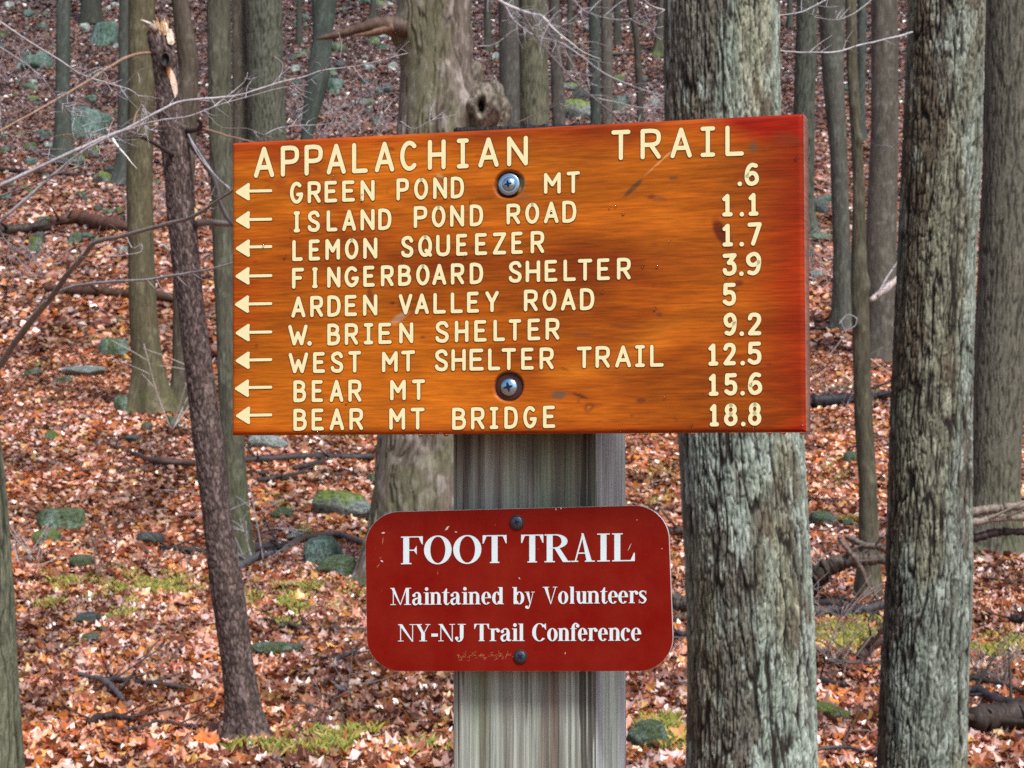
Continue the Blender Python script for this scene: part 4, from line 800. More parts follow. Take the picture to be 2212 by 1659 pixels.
# ------------------------------------------------------------------ flat ribbons for lettering
def ribbon(pts, wd, rnd=True, curve=False, cap=5):
    """2D stroke -> (verts, faces); wd scalar or one width per point"""
    pts = np.array(pts, float); wd = np.full(len(pts), wd, float) if np.ndim(wd) == 0 else np.array(wd, float)
    if curve and len(pts) > 2:
        p3 = np.c_[pts, np.zeros(len(pts))]; c_, w_, _ = smooth_path(p3, wd, len(pts) * 5); pts = c_[:, :2]; wd = w_
    T = np.gradient(pts, axis=0) if curve else np.vstack([pts[1] - pts[0], *[(pts[i + 1] - pts[i]) / np.linalg.norm(pts[i + 1] - pts[i]) + (pts[i] - pts[i - 1]) / np.linalg.norm(pts[i] - pts[i - 1]) for i in range(1, len(pts) - 1)], pts[-1] - pts[-2]])
    T /= np.linalg.norm(T, axis=1)[:, None]; N_ = np.c_[-T[:, 1], T[:, 0]]
    Lf = pts + N_ * wd[:, None] / 2; Rt = pts - N_ * wd[:, None] / 2
    loop = list(Lf)
    if rnd:
        for k in range(1, cap + 1): a = math.pi * k / (cap + 1); loop.append(pts[-1] + wd[-1] / 2 * (N_[-1] * math.cos(a) + T[-1] * math.sin(a)))
    V = list(Lf) + list(Rt); n = len(pts); Fc = [(i, n + i, n + i + 1, i + 1) for i in range(n - 1)]
    if rnd:
        for e, sg in ((n - 1, 1), (0, -1)):
            ring = []
            for k in range(cap + 2):
                a = math.pi * k / (cap + 1); ring.append(pts[e] + wd[e] / 2 * (N_[e] * math.cos(a) + sg * T[e] * math.sin(a)))
            o_ = len(V); V += ring; f = tuple(range(o_, o_ + cap + 2)); Fc.append(f if sg < 0 else f[::-1])
    return np.array(V), Fc
def disc2(x, y, r_, n=14):
    return np.array([(x + r_ * math.cos(t), y + r_ * math.sin(t)) for t in np.linspace(0, 2 * math.pi, n, endpoint=False)]), [tuple(range(n))]
EL = lambda a0, a1, n=14, cx=.5, cy=.5, rx=.5, ry=.5: [(cx + rx * math.cos(math.radians(a)), cy + ry * math.sin(math.radians(a))) for a in np.linspace(a0, a1, n)]
Pb = [(0, 1), (.6, 1), (.92, .93), (1, .75), (.92, .55), (.6, .47), (0, .47)]
RT = {'A': [[(0, 0), (.5, 1)], [(.5, 1), (1, 0)], [(.2, .3), (.8, .3)]], 'B': [[(0, 0), (0, 1)], ['c', (0, 1), (.5, 1), (.85, .9), (.88, .7), (.6, .54), (0, .53)], ['c', (.5, .53), (.9, .46), (1, .26), (.85, .06), (.5, 0), (0, 0)]],
      'C': [['c'] + EL(48, 312, 16)], 'D': [[(0, 0), (0, 1)], ['c', (0, 1), (.45, 1), (.85, .88), (1, .5), (.85, .12), (.45, 0), (0, 0)]], 'E': [[(0, 0), (0, 1)], [(0, 1), (.95, 1)], [(0, .52), (.8, .52)], [(0, 0), (1, 0)]],
      'F': [[(0, 0), (0, 1)], [(0, 1), (1, 1)], [(0, .52), (.75, .52)]], 'G': [['c'] + EL(50, 350, 18), [(.98, .40), (.62, .40)]], 'H': [[(0, 0), (0, 1)], [(1, 0), (1, 1)], [(0, .5), (1, .5)]],
      'I': [[(.5, 0), (.5, 1)], [(0, 1), (1, 1)], [(0, 0), (1, 0)]], 'L': [[(0, 1), (0, 0)], [(0, 0), (1, 0)]], 'M': [[(0, 0), (0, 1)], [(0, 1), (.5, .42)], [(.5, .42), (1, 1)], [(1, 1), (1, 0)]],
      'N': [[(0, 0), (0, 1)], [(0, 1), (1, 0)], [(1, 0), (1, 1)]], 'O': [['c'] + EL(90, 450, 24)], 'P': [[(0, 0), (0, 1)], ['c'] + Pb], 'Q': [['c'] + EL(90, 450, 24), [(.6, .25), (1, 0)]],
      'R': [[(0, 0), (0, 1)], ['c'] + Pb, [(.5, .47), (1, 0)]], 'S': [['c', (.98, .82), (.8, .97), (.45, 1), (.1, .9), (.05, .72), (.25, .57), (.6, .47), (.93, .36), (1, .18), (.8, .02), (.45, 0), (.1, .06), (0, .18)]],
      'T': [[(.5, 0), (.5, 1)], [(0, 1), (1, 1)]], 'U': [['c', (0, 1), (0, .6), (0, .3), (.12, .07), (.5, 0), (.88, .07), (1, .3), (1, .6), (1, 1)]], 'V': [[(0, 1), (.5, 0)], [(.5, 0), (1, 1)]],
      'W': [[(0, 1), (.27, 0)], [(.27, 0), (.5, .62)], [(.5, .62), (.73, 0)], [(.73, 0), (1, 1)]], 'Y': [[(0, 1), (.5, .45)], [(1, 1), (.5, .45)], [(.5, .45), (.5, 0)]], 'Z': [[(0, 1), (1, 1)], [(1, 1), (0, 0)], [(0, 0), (1, 0)]],
      '1': [[(0, .84), (.48, 1)], [(.48, 1), (.5, 0)], [(0, 0), (1, 0)]], '2': [['c', (0, .8), (.15, .96), (.5, 1), (.88, .93), (.98, .72), (.8, .5), (.35, .22), (.02, 0)], [(.02, 0), (1, 0)]],
      '3': [[(0, 1), (1, 1)], [(1, 1), (.42, .6)], ['c', (.42, .6), (.8, .57), (1, .35), (.9, .1), (.5, 0), (.12, .05), (0, .2)]], '5': [[(.95, 1), (.1, 1)], [(.1, 1), (.06, .55)], ['c', (.06, .55), (.4, .62), (.85, .55), (1, .3), (.85, .06), (.4, 0), (0, .12)]],
      '6': [['c', (.9, .95), (.5, 1), (.15, .82), (0, .5), (.02, .2), (.25, .02), (.6, 0), (.95, .12), (1, .33), (.8, .52), (.45, .56), (.05, .4)]], '7': [[(0, 1), (1, 1)], [(1, 1), (.35, 0)]],
      '8': [['c'] + EL(90, 450, 18, .5, .77, .42, .23), ['c'] + EL(90, 450, 18, .5, .27, .5, .27)], '9': [['c', (.1, .05), (.5, 0), (.85, .15), (1, .5), (.97, .8), (.72, .98), (.4, 1), (.05, .87), (0, .66), (.2, .48), (.55, .44), (.95, .58)]]}
M_cream, N, L, b = mat('cream_paint', .45, .4, (.86, .79, .44))
nz = nd(N, 'ShaderNodeTexNoise', Scale=60.0, Detail=4.0); mr = nd(N, 'ShaderNodeMapRange'); mr.inputs['To Min'].default_value = .86; mr.inputs['To Max'].default_value = 1.08
tcx = N.new('ShaderNodeTexCoord'); L.new(tcx.outputs['Object'], nz.inputs['Vector']); L.new(nz.outputs[0], mr.inputs['Value'])
mx = nd(N, 'ShaderNodeMix', data_type='RGBA', blend_type='MULTIPLY'); mx.inputs[0].default_value = 1; mx.inputs[6].default_value = (.86, .79, .44, 1); L.new(mr.outputs[0], mx.inputs[7]); L.new(mx.outputs[2], b.inputs['Base Color'])
bp = nd(N, 'ShaderNodeBump', Strength=.3, Distance=.0004); L.new(nz.outputs[0], bp.inputs['Height']); L.new(bp.outputs[0], b.inputs['Normal'])
M_rim, *_ = mat('groove_shade_rim', .5, .3, (.10, .03, .008))  # dark rim round flat letters, painting in the shade of a cut groove
def strokes_to_mesh(plane, box, strokes, width_px, name, mats, rim=1.3, z0=.0003):
    """box = (x0, x1, ytop0, ytop1, ybase0, ybase1) in frame units; strokes in 0..1 of the inner box"""
    x0, x1, t0, t1, b0, b1 = box; hw = width_px / 2
    VV = []; FF = []; MI = []
    org = plane.uv((x0 + x1) / 2, (b0 + b1) / 2)
    def mp(p):
        s, t = p; fx = x0 + hw + (x1 - x0 - 2 * hw) * s; q = (fx - x0) / (x1 - x0 + 1e-9)
        yt = t0 + (t1 - t0) * q + hw; yb = b0 + (b1 - b0) * q - hw
        return plane.uv(fx, yb + (yt - yb) * t) - org
    sc = np.linalg.norm(plane.uv(x0 + 10, b0) - plane.uv(x0, b0)) / 10
    i = 0
    for ly, (ex, zz, mi) in enumerate(((rim * 2, z0, 1), (0, z0 + .0003, 0))):
        for st in strokes:
            if isinstance(st, tuple): V, Fc = disc2(*(mp(st)), (hw * 1.05 + ex / 2) * sc)
            else:
                cv = st[0] == 'c'; pp = [mp(p) for p in (st[1:] if cv else st)]; V, Fc = ribbon(pp, (width_px + ex) * sc, True, cv)
            zo = -(zz + i * .00001); i += 1; o_ = len(VV)
            VV += [(v[0], zo, v[1]) for v in V]; FF += [tuple(a + o_ for a in f) for f in Fc]; MI += [mi] * len(Fc)
    me = mesh(name, np.array(VV), FF, mats, None, False, MI)
    return me, Vector((org[0], 0, org[1]))

# ------------------------------------------------------------------ the orange board
board_root = empty('trail_sign', BC, 'varnished orange wooden board with routed cream trail distances and left arrows', 'sign', None)
board_root.rotation_mode = 'QUATERNION'; board_root.rotation_quaternion = BR_.to_quaternion()
nx, nz_ = 400, 208
per = 0
us = np.linspace(-BW / 2, BW / 2, nx); vs = np.linspace(-BH / 2, BH / 2, nz_)
Ug, Vg = np.meshgrid(us, vs); sx = (Ug / BW + .5); sy = (.5 - Vg / BH)          # 0..1 from left, 0..1 from the top
edge = .004; rnd = np.clip((edge - np.minimum.reduce([Ug + BW / 2, BW / 2 - Ug, Vg + BH / 2, BH / 2 - Vg])) / edge, 0, 1)
Yg = edge * (1 - np.sqrt(np.clip(1 - rnd ** 2, 0, 1)))
def frame_xy(px, py):
    q = PB.uv(px, py); return q[0], q[1]
warp = (fbm(Ug * 5, Vg * 9, 3, 101) - .5)
for (kx, ky, am, sg) in [(1310, 830, .030, .05), (700, 440, .03, .05), (1520, 520, .02, .03), (1272, 880, .02, .012)]:
    u0, v0 = frame_xy(kx, ky); warp = warp + am * 12 * np.exp(-(((Ug - u0) / (sg * 1.6)) ** 2 + ((Vg - v0) / sg) ** 2))
g1 = fbm(Ug * 7, Vg * 130 + warp * 6, 4, 102); g2 = fbm(Ug * 22, Vg * 420 + warp * 9, 3, 103); big = fbm(Ug * 6, Vg * 14 + warp * 2, 3, 104)
c = mixc((.235, .038, .002), (.52, .138, .006), np.clip(big * 1.3 - .12 + (g1 - .5) * .5, 0, 1)); c = c * (.76 + .44 * g2)[..., None]
red = sst(.86, 1.0, sx + (big - .5) * .16) * .85 + sst(.08, .0, sx + (big - .5) * .05) * .35 * sst(.25, .6, sy) + sst(.12, 0, sy + (big - .5) * .08) * .65 + sst(.96, 1, sy) * .4
c = mixc(c, (.26, .010, .001), np.clip(red, 0, 1))
def blot(px, py, rx, ry, ang, col, s=.8, hard=1.):
    global c
    u0, v0 = frame_xy(px, py); k_ = BW / 1238; a = math.radians(ang); du = Ug - u0; dv = Vg - v0
    p_ = du * math.cos(a) + dv * math.sin(a); q_ = -du * math.sin(a) + dv * math.cos(a)
    f = np.sqrt((p_ / (rx * k_)) ** 2 + (q_ / (ry * k_)) ** 2) + (fbm(Ug * 60, Vg * 120, 2, int(px)) - .5) * .5
    c = mixc(c, col, np.clip(sst(1 + .5 / hard, 1 - .6 / hard, f) * s, 0, 1))
for a in [(640, 350, 60, 22, -30, (.20, .03, .006), .6), (690, 420, 120, 16, -38, (.22, .035, .005), .65), (730, 500, 90, 10, -40, (.19, .03, .005), .6), (760, 420, 100, 9, -45, (.25, .04, .005), .5), (800, 520, 90, 8, -32, (.24, .04, .005), .45), (600, 400, 60, 8, -30, (.24, .035, .005), .5),
          (1330, 820, 75, 32, 8, (.26, .045, .004), .6), (1400, 740, 90, 30, 35, (.62, .19, .012), .45), (1540, 700, 120, 25, 20, (.60, .16, .01), .3), (1500, 560, 130, 26, 4, (.36, .07, .006), .5), (1430, 480, 140, 20, -4, (.60, .16, .01), .3),
          (1250, 800, 60, 20, 12, (.65, .20, .012), .5), (900, 890, 330, 30, 0, (.66, .18, .012), .4), (1190, 930, 300, 16, 0, (.30, .05, .005), .35), (560, 860, 60, 40, 0, (.62, .15, .01), .4)]: blot(*a, .5)
c = c * (.86 + .28 * sst(.35, .65, fbm(Ug * 9, Vg * 40, 4, 111)))[..., None]
for a in [(1627, 318, 10, 11, 0, (.16, .07, .03), .9), (1207, 853, 15, 8, 0, (.15, .09, .05), .9), (1272, 880, 12, 9, 30, (.22, .05, .01), .9), (1272, 880, 6, 4, 30, (.5, .15, .02), .9), (1560, 505, 12, 34, 28, (.10, .016, .006), .9), (1578, 560, 7, 5, 0, (.12, .02, .008), .8), (1594, 612, 12, 7, 10, (.13, .03, .01), .8), (1370, 404, 26, 5, 42, (.10, .05, .02), .9), (1415, 428, 22, 6, -10, (.22, .06, .015), .7),
          (1385, 865, 10, 5, 0, (.14, .03, .01), .8), (1253, 855, 16, 3, -20, (.10, .03, .01), .9), (1350, 706, 30, 4, -5, (.20, .05, .01), .7), (1258, 722, 22, 4, -5, (.20, .06, .02), .7), (1425, 680, 6, 5, 0, (.14, .04, .02), .8), (800, 640, 6, 22, 10, (.14, .03, .008), .7), (848, 655, 5, 4, 0, (.12, .02, .008), .8), (950, 380, 10, 4, -35, (.5, .3, .12), .8), (958, 392, 14, 4, -40, (.16, .06, .02), .7), (865, 685, 22, 7, 30, (.42, .30, .18), .6),
          (913, 728, 6, 4, 0, (.15, .06, .02), .8), (1134, 426, 12, 5, 0, (.20, .09, .04), .7), (900, 538, 10, 4, -10, (.16, .06, .02), .6), (610, 390, 14, 6, 0, (.26, .05, .01), .6), (1700, 300, 30, 12, -10, (.20, .04, .01), .6), (1455, 385, 10, 4, 0, (.14, .05, .02), .8)]: blot(*a, 1.6)
r = np.random.default_rng(55)
for i in range(60): blot(r.uniform(520, 1720), r.uniform(320, 930), r.uniform(3, 10), r.uniform(1.5, 4), r.normal(0, 15), (.17, .035, .008), r.uniform(.3, .7), 1.4)
for t in np.linspace(0, 1, 34): blot(1394 + 84 * t, 378 - 76 * t, 5, 1.5, 42, (.72, .34, .12), .8 * (t + .2), 1.6)
SCR = [(1099, 398, 34, 30), (1098, 836, 33, 33)]
for (px, py, rx, ry) in SCR:
    u0, v0 = frame_xy(px, py); k_ = BW / 1238; f = np.hypot((Ug - u0) / (rx * k_), (Vg - v0) / (ry * k_)) + (fbm(Ug * 90, Vg * 90, 2, 9) - .5) * .12
    c = mixc(c, (.045, .018, .012), sst(1.05, .80, f) * .96); Yg = Yg + sst(1.0, .86, f) * .0045
blot(1122, 398, 13, 17, -20, (.36, .24, .10), .85, 1.5)
# front grid + sides and back as one closed body
ring = [(i, 0) for i in range(nx)] + [(nx - 1, j) for j in range(1, nz_)] + [(i, nz_ - 1) for i in range(nx - 2, -1, -1)] + [(0, j) for j in range(nz_ - 2, 0, -1)]
Vf = np.stack([Ug, Yg, Vg], -1).reshape(-1, 3); cf = c.reshape(-1, 3); idx = np.array([j * nx + i for i, j in ring]); o_ = len(Vf)
Vs = Vf[idx].copy(); Vs[:, 1] = edge; side_c = np.where((np.abs(Vs[:, 0:1]) > BW / 2 - .001), np.array([[.34, .16, .12]]), np.array([[.42, .20, .10]])) * (.7 + .6 * fbm(Vs[:, 0] * 60, Vs[:, 2] * 60 + 3, 3, 8))[:, None]
V2 = Vs.copy(); V2[:, 1] = BT - .003; V3 = V2.copy(); V3[:, 1] = BT; V3[:, 0] *= .99; V3[:, 2] *= .985
allV = np.vstack([Vf, Vs, V2, V3, [[0, BT, 0]]]); allc = np.vstack([cf, side_c, side_c * .7, side_c * .4, [[.1, .05, .03]]]); nr = len(ring)
T_ = [grid_faces(nz_, nx)[:, [0, 1, 2]], grid_faces(nz_, nx)[:, [0, 2, 3]]]
i_ = np.arange(nr); i2 = (i_ + 1) % nr
for k_ in (0, 1): A_ = o_ + k_ * nr; T_ += [np.c_[A_ + i2, A_ + i_, A_ + nr + i_], np.c_[A_ + i2, A_ + nr + i_, A_ + nr + i2]]
T_ += [np.c_[np.full(nr, len(allV) - 1), o_ + 2 * nr + i2, o_ + 2 * nr + i_]]
M_board = attr_mat('varnished_pine', .45, .16, (30, 40, 420), .36, .3, .0006, 6)
board = obj('board', mesh('board', allV, np.vstack(T_), M_board, allc), board_root)
ox = {'A': (475.2, 216), 'B': (1123.3, 216), 'C': (475.2, 594), 'D': (1123.3, 594)}; KS = .29296
def letters(word, reg, x01, top, base, wpx, reg2=None):
    """word laid out by measured letter boxes; top/base = (first, last) heights in the same crop"""
    xs_ = [(a, b_) for a, b_ in x01]; X0 = xs_[0][0]; X1 = xs_[-1][1]
    for ch, (a, b_) in zip(word, xs_):
        f = lambda x, p: p[0] + (p[1] - p[0]) * (x - X0) / (X1 - X0 + 1e-9)
        gx = lambda x: ox[reg][0] + KS * x; gy = lambda y: ox[reg][1] + KS * y
        if ch == '.': bx_ = None
        bx4 = (gx(a), gx(b_), gy(f(a, top)), gy(f(b_, top)), gy(f(a, base)), gy(f(b_, base)))
        if ch == '.':
            cx_, cy_ = (bx4[0] + bx4[1]) / 2, (bx4[4] + bx4[5]) / 2 - 4
            me, lo = strokes_to_mesh(PB, (cx_ - 5, cx_ + 5, cy_ - 5, cy_ - 5, cy_ + 5, cy_ + 5), [(.5, .5)], 9.5, 'full_stop', [M_cream, M_rim]); nm = 'full_stop'
        else:
            st = RT[ch]; me, lo = strokes_to_mesh(PB, bx4, st, wpx, 'letter', [M_cream, M_rim]); nm = 'numeral' if ch.isdigit() else 'letter'
        obj(nm, me, board, lo)
S = 7.5
letters('APPALACHIAN', 'A', [(252, 402), (450, 585), (625, 760), (788, 930), (975, 1092), (1143, 1287), (1330, 1468), (1534, 1666), (1748, 1836), (1906, 2057), (2118, 2272)], (350, 265), (574, 482), 9.2)
letters('TRAIL', 'B', [(675, 815), (890, 1040), (1110, 1268), (1332, 1440), (1515, 1652)], (225, 185), (446, 410), 9.2)
letters('GREEN', 'A', [(518, 616), (648, 745), (773, 867), (903, 997), (1038, 1142)], (605, 590), (766, 742), S)
letters('POND', 'A', [(1303, 1395), (1433, 1536), (1573, 1676), (1703, 1801)], (580, 565), (741, 722), S)
letters('MT', 'B', [(178, 302), (345, 443)], (540, 525), (692, 687), S)
letters('ISLAND', 'A', [(545, 592), (648, 738), (788, 868), (903, 1005), (1038, 1142), (1168, 1266)], (822, 800), (976, 956), S)
letters('POND', 'A', [(1430, 1530), (1563, 1664), (1698, 1802), (1843, 1942)], (785, 770), (944, 928), S)
letters('ROAD', 'B', [(-98, 3), (40, 143), (178, 286), (313, 417)], (768, 740), (918, 902), S)
letters('LEMON', 'A', [(535, 612), (657, 740), (779, 887), (923, 1022), (1058, 1162)], (1035, 1015), (1188, 1168), S)
letters('SQUEEZER', 'A', [(1337, 1427), (1463, 1565), (1595, 1698), (1743, 1827), (1882, 1972), (2013, 2112), (2150, 2235), (2292, 2392)], (1005, 965), (1162, 1128), S)
letters('FINGERBOARD', 'A', [(533, 622), (682, 722), (792, 890), (920, 1027), (1058, 1143), (1188, 1282), (1315, 1412), (1448, 1547), (1567, 1670), (1704, 1802), (1843, 1942)], (1240, 1200), (1391, 1355), S)
letters('SHELTER', 'B', [(-82, 13), (43, 150), (183, 277), (322, 413), (428, 534), (570, 664), (716, 817)], (1190, 1163), (1348, 1322), S)
letters('ARDEN', 'C', [(528, 632), (667, 762), (793, 892), (922, 1012), (1056, 1162)], (160, 143), (314, 298), S)
letters('VALLEY', 'C', [(1320, 1420), (1438, 1542), (1575, 1667), (1703, 1792), (1823, 1912), (1958, 2057)], (143, 118), (293, 272), S)
letters('ROAD', 'D', [(30, 132), (168, 270), (303, 412), (443, 549)], (110, 97), (268, 257), S)
letters('W.', 'C', [(505, 648), (645, 680)], (370, 366), (520, 517), S)
letters('BRIEN', 'C', [(793, 888), (922, 1020), (1062, 1132), (1170, 1268), (1323, 1427)], (360, 350), (519, 502), S)
letters('SHELTER', 'C', [(1590, 1688), (1733, 1834), (1876, 1968), (2018, 2103), (2130, 2222), (2270, 2364), (2402, 2504)], (342, 318), (500, 476), S)
letters('WEST', 'C', [(508, 652), (688, 777), (818, 910), (948, 1042)], (576, 560), (724, 718), S)
letters('MT', 'C', [(1196, 1312), (1338, 1440)], (568, 555), (717, 710), S)
letters('SHELTER', 'C', [(1586, 1682), (1708, 1814), (1841, 1947), (1978, 2068), (2078, 2184), (2222, 2316), (2358, 2462)], (550, 534), (710, 694), S)
letters('TRAIL', 'D', [(420, 530), (558, 664), (703, 820), (850, 922), (960, 1060)], (530, 512), (688, 675), S)
letters('BEAR', 'C', [(543, 637), (678, 762), (810, 912), (948, 1045)], (778, 772), (937, 934), S)
letters('MT', 'C', [(1256, 1372), (1418, 1514)], (775, 770), (924, 920), S)
letters('BEAR', 'C', [(543, 642), (677, 768), (810, 917), (956, 1057)], (988, 982), (1147, 1141), S)
letters('MT', 'C', [(1250, 1367), (1408, 1510)], (983, 978), (1140, 1138), S)
letters('BRIDGE', 'C', [(1713, 1816), (1852, 1952), (1990, 2054), (2098, 2198), (2238, 2338), (2383, 2474)], (980, 963), (1141, 1126), S)
letters('.6', 'B', [(1603, 1640), (1658, 1762)], (465, 463), (632, 632), 9)
letters('1.1', 'B', [(1492, 1570), (1618, 1655), (1686, 1760)], (695, 685), (860, 853), 9)
letters('1.7', 'B', [(1494, 1572), (1617, 1654), (1678, 1783)], (915, 900), (1082, 1072), 9)
letters('3.9', 'B', [(1495, 1598), (1615, 1652), (1668, 1778)], (1135, 1118), (1297, 1292), 9)
letters('5', 'D', [(1495, 1594)], (60, 57), (228, 226), 9)
letters('9.2', 'D', [(1502, 1598), (1618, 1654), (1680, 1780)], (280, 276), (449, 444), 9)
letters('12.5', 'D', [(1390, 1464), (1500, 1593), (1625, 1660), (1678, 1781)], (507, 490), (670, 660), 9)
letters('15.6', 'D', [(1393, 1465), (1507, 1603), (1624, 1660), (1683, 1786)], (730, 716), (892, 882), 9)
letters('18.8', 'D', [(1400, 1468), (1505, 1605), (1630, 1665), (1683, 1780)], (953, 938), (1117, 1110), 9)
for reg, tx, ty, sy_ in [('A', 118, 680, 670), ('A', 118, 888, 880), ('A', 118, 1096, 1082), ('A', 116, 1300, 1296), ('C', 112, 218, 212), ('C', 117, 428, 421), ('C', 117, 632, 625), ('C', 112, 838, 828), ('C', 120, 1038, 1032)]:
    gx = lambda x: ox[reg][0] + KS * x; gy = lambda y: ox[reg][1] + KS * y
    org = PB.uv(gx(tx), gy(ty)); VV = []; FF = []; MI = []
    for e_, mi in ((2.2, 1), (0, 0)):
        hd = [(tx - e_, ty), (tx + 4, ty - 8 - e_), (tx + 92, ty - 68 - e_), (tx + 105 + e_, ty - 62), (tx + 100 + e_, ty - 5), (tx + 105 + e_, ty + 55), (tx + 92, ty + 62 + e_), (tx + 4, ty + 8 + e_)]
        pp = [PB.uv(gx(x), gy(y)) - org for x, y in hd]; o_ = len(VV); VV += [(p[0], -(.0003 if mi else .0006), p[1]) for p in pp]; FF.append(tuple(o_ + i for i in range(len(pp)))[::-1]); MI.append(mi)
        V, Fc = ribbon([PB.uv(gx(tx + 95), gy(sy_ + 2)) - org, PB.uv(gx(378), gy(sy_ - 1)) - org], (6.3 + e_) * BW / 1238, True); o_ = len(VV); VV += [(v[0], -(.00032 if mi else .00062), v[1]) for v in V]; FF += [tuple(a + o_ for a in f) for f in Fc]; MI += [mi] * len(Fc)
    obj('arrow', mesh('arrow', np.array(VV), FF, [M_cream, M_rim], None, False, MI), board, (org[0], 0, org[1]))

# screws with washers
M_zinc, *_ = mat('zinc', .22, .5, (.42, .62, .78), .95); M_dark, *_ = mat('dark_rust', .7, .3, (.03, .02, .018)); M_wash, *_ = mat('rubber_washer', .6, .3, (.05, .018, .016))
M_slot, *_ = mat('screw_recess', .5, .3, (.01, .03, .06), .5)
def lathe(prof, n=28):
    V = []; 
    for (rr0, y) in prof:
        for t in np.linspace(0, 2 * np.pi, n, endpoint=False): V.append((rr0 * math.cos(t), y, rr0 * math.sin(t)))
    return np.array(V), grid_faces(len(prof), n, True)
def screw(parent, plane, px, py, rpx, rw, ang, mh, mw, dep=0., washer=True, nm='screw', kk=BW / 1238, fl=1.):
    q = plane.uv(px, py); loc = Vector((q[0], dep, q[1])); R1 = rpx * kk; R2 = rw * kk
    if washer:
        V, Fc = lathe([(R2, .001), (R2, -.0006), (R2 * .97, -.001), (R1 * .8, -.001), (R1 * .6, 0)]); wsh = obj('washer', mesh('washer', V, Fc[:, ::-1], mw), parent, loc)
    V, Fc = lathe([(R1, 0), (R1, -.001), (R1 * .96, -.0018), (R1 * .8, -.0030), (R1 * .5, -.0040), (.0001, -.0044)]); V[:, 1] *= fl; s = obj(nm, mesh('screw', V, Fc[:, ::-1], mh), parent, loc)
    VV = []; FF = []
    for j, a in enumerate((ang, ang + 90)):
        a = math.radians(a); d0 = np.array([math.cos(a), math.sin(a)]) * R1 * .52; n0 = np.array([-math.sin(a), math.cos(a)]) * R1 * .12; o_ = len(VV)
        for pz in (-d0 - n0 * .6, -d0 * .35 - n0 * 1.3, d0 * .35 - n0 * 1.3, d0 - n0 * .6, d0 + n0 * .6, d0 * .35 + n0 * 1.3, -d0 * .35 + n0 * 1.3, -d0 + n0 * .6): VV.append((pz[0], -.0046 * fl - j * .00003, pz[1]))
        FF.append(tuple(range(o_, o_ + 8)))
    obj('slot', mesh('slot', np.array(VV), FF, M_slot, None, False), parent, loc)
hw = board
screw(board, PB, 1099, 398, 15, 23, 8, M_zinc, M_zinc, .0015)
screw(board, PB, 1098, 836, 19, 30, 12, M_zinc, M_wash, .0035)
# water drops
M_water, N, L, b = mat('water', .03, .5, (1, .93, .85)); b.inputs['Transmission Weight'].default_value = 1; b.inputs['IOR'].default_value = 1.33
import bmesh
bm = bmesh.new(); bmesh.ops.create_uvsphere(bm, u_segments=12, v_segments=8, radius=1)
for v in bm.verts: v.co.z *= (1.25 if v.co.z < 0 else 1.45); v.co.x *= 1 - .3 * max(v.co.z, 0) / 1.45
dm = bpy.data.meshes.new('water_drop'); bm.to_mesh(dm); bm.free(); dm.materials.append(M_water)
for p_ in dm.polygons: p_.use_smooth = True
for (x, y, s) in [(839, 570, 13), (1238, 663, 12), (1852, 742, 18), (523, 957, 13), (200, 792, 12), (322, 1078, 17), (478, 1158, 18), (1805, 1152, 14), (1348, 1185, 13), (1045, 740, 14), (1048, 700, 12), (525, 1010, 12)]:
    q = PB.uv(ox['A'][0] + KS * x, ox['A'][1] + KS * y); o = obj('water_drop', dm, board, (q[0], -.0004, q[1])); k_ = s * .62 * KS * BW / 1238; o.scale = (k_ * 1.05, k_ * .75, k_ * 1.15)
for (x, y, s) in [(765, 835, 18), (705, 787, 14), (663, 795, 13), (428, 560, 15), (230, 832, 13), (908, 1228, 14), (1012, 1230, 12), (2035, 435, 16), (1522, 1308, 14), (1105, 1040, 10), (1718, 575, 14)]:
    q = PB.uv(ox['B'][0] + KS * x, ox['B'][1] + KS * y); o = obj('water_drop', dm, board, (q[0], -.0004, q[1])); k_ = s * .62 * KS * BW / 1238; o.scale = (k_ * 1.05, k_ * .75, k_ * 1.15)
for (x, y, s, rg) in [(612, 125, 16, 'D'), (995, 248, 18, 'D'), (1065, 905, 12, 'D'), (1620, 1128, 18, 'D'), (1672, 1122, 18, 'D'), (1722, 1130, 18, 'D'), (1272, 1112, 11, 'D'), (935, 942, 16, 'C'), (722, 1172, 16, 'C'), (1628, 1165, 15, 'C'), (1228, 460, 14, 'C'), (2085, 1098, 12, 'D')]:
    q = PB.uv(ox[rg][0] + KS * x, ox[rg][1] + KS * y); o = obj('water_drop', dm, board, (q[0], -.0004, q[1])); k_ = s * .62 * KS * BW / 1238; o.scale = (k_ * 1.05, k_ * .75, k_ * 1.15)
for (px, s) in [(903, 9), (927, 8), (958, 9), (1365, 10), (1391, 8), (1425, 11), (1494, 8), (1580, 7), (1660, 8), (1690, 8), (1730, 9)]:
    q = PB.uv(px, 938); o = obj('water_drop', dm, board, (q[0], .008, -BH / 2 - .0006)); k_ = s * .5 * BW / 1238; o.scale = (k_ * 1.3, k_ * 1.2, k_ * .7)

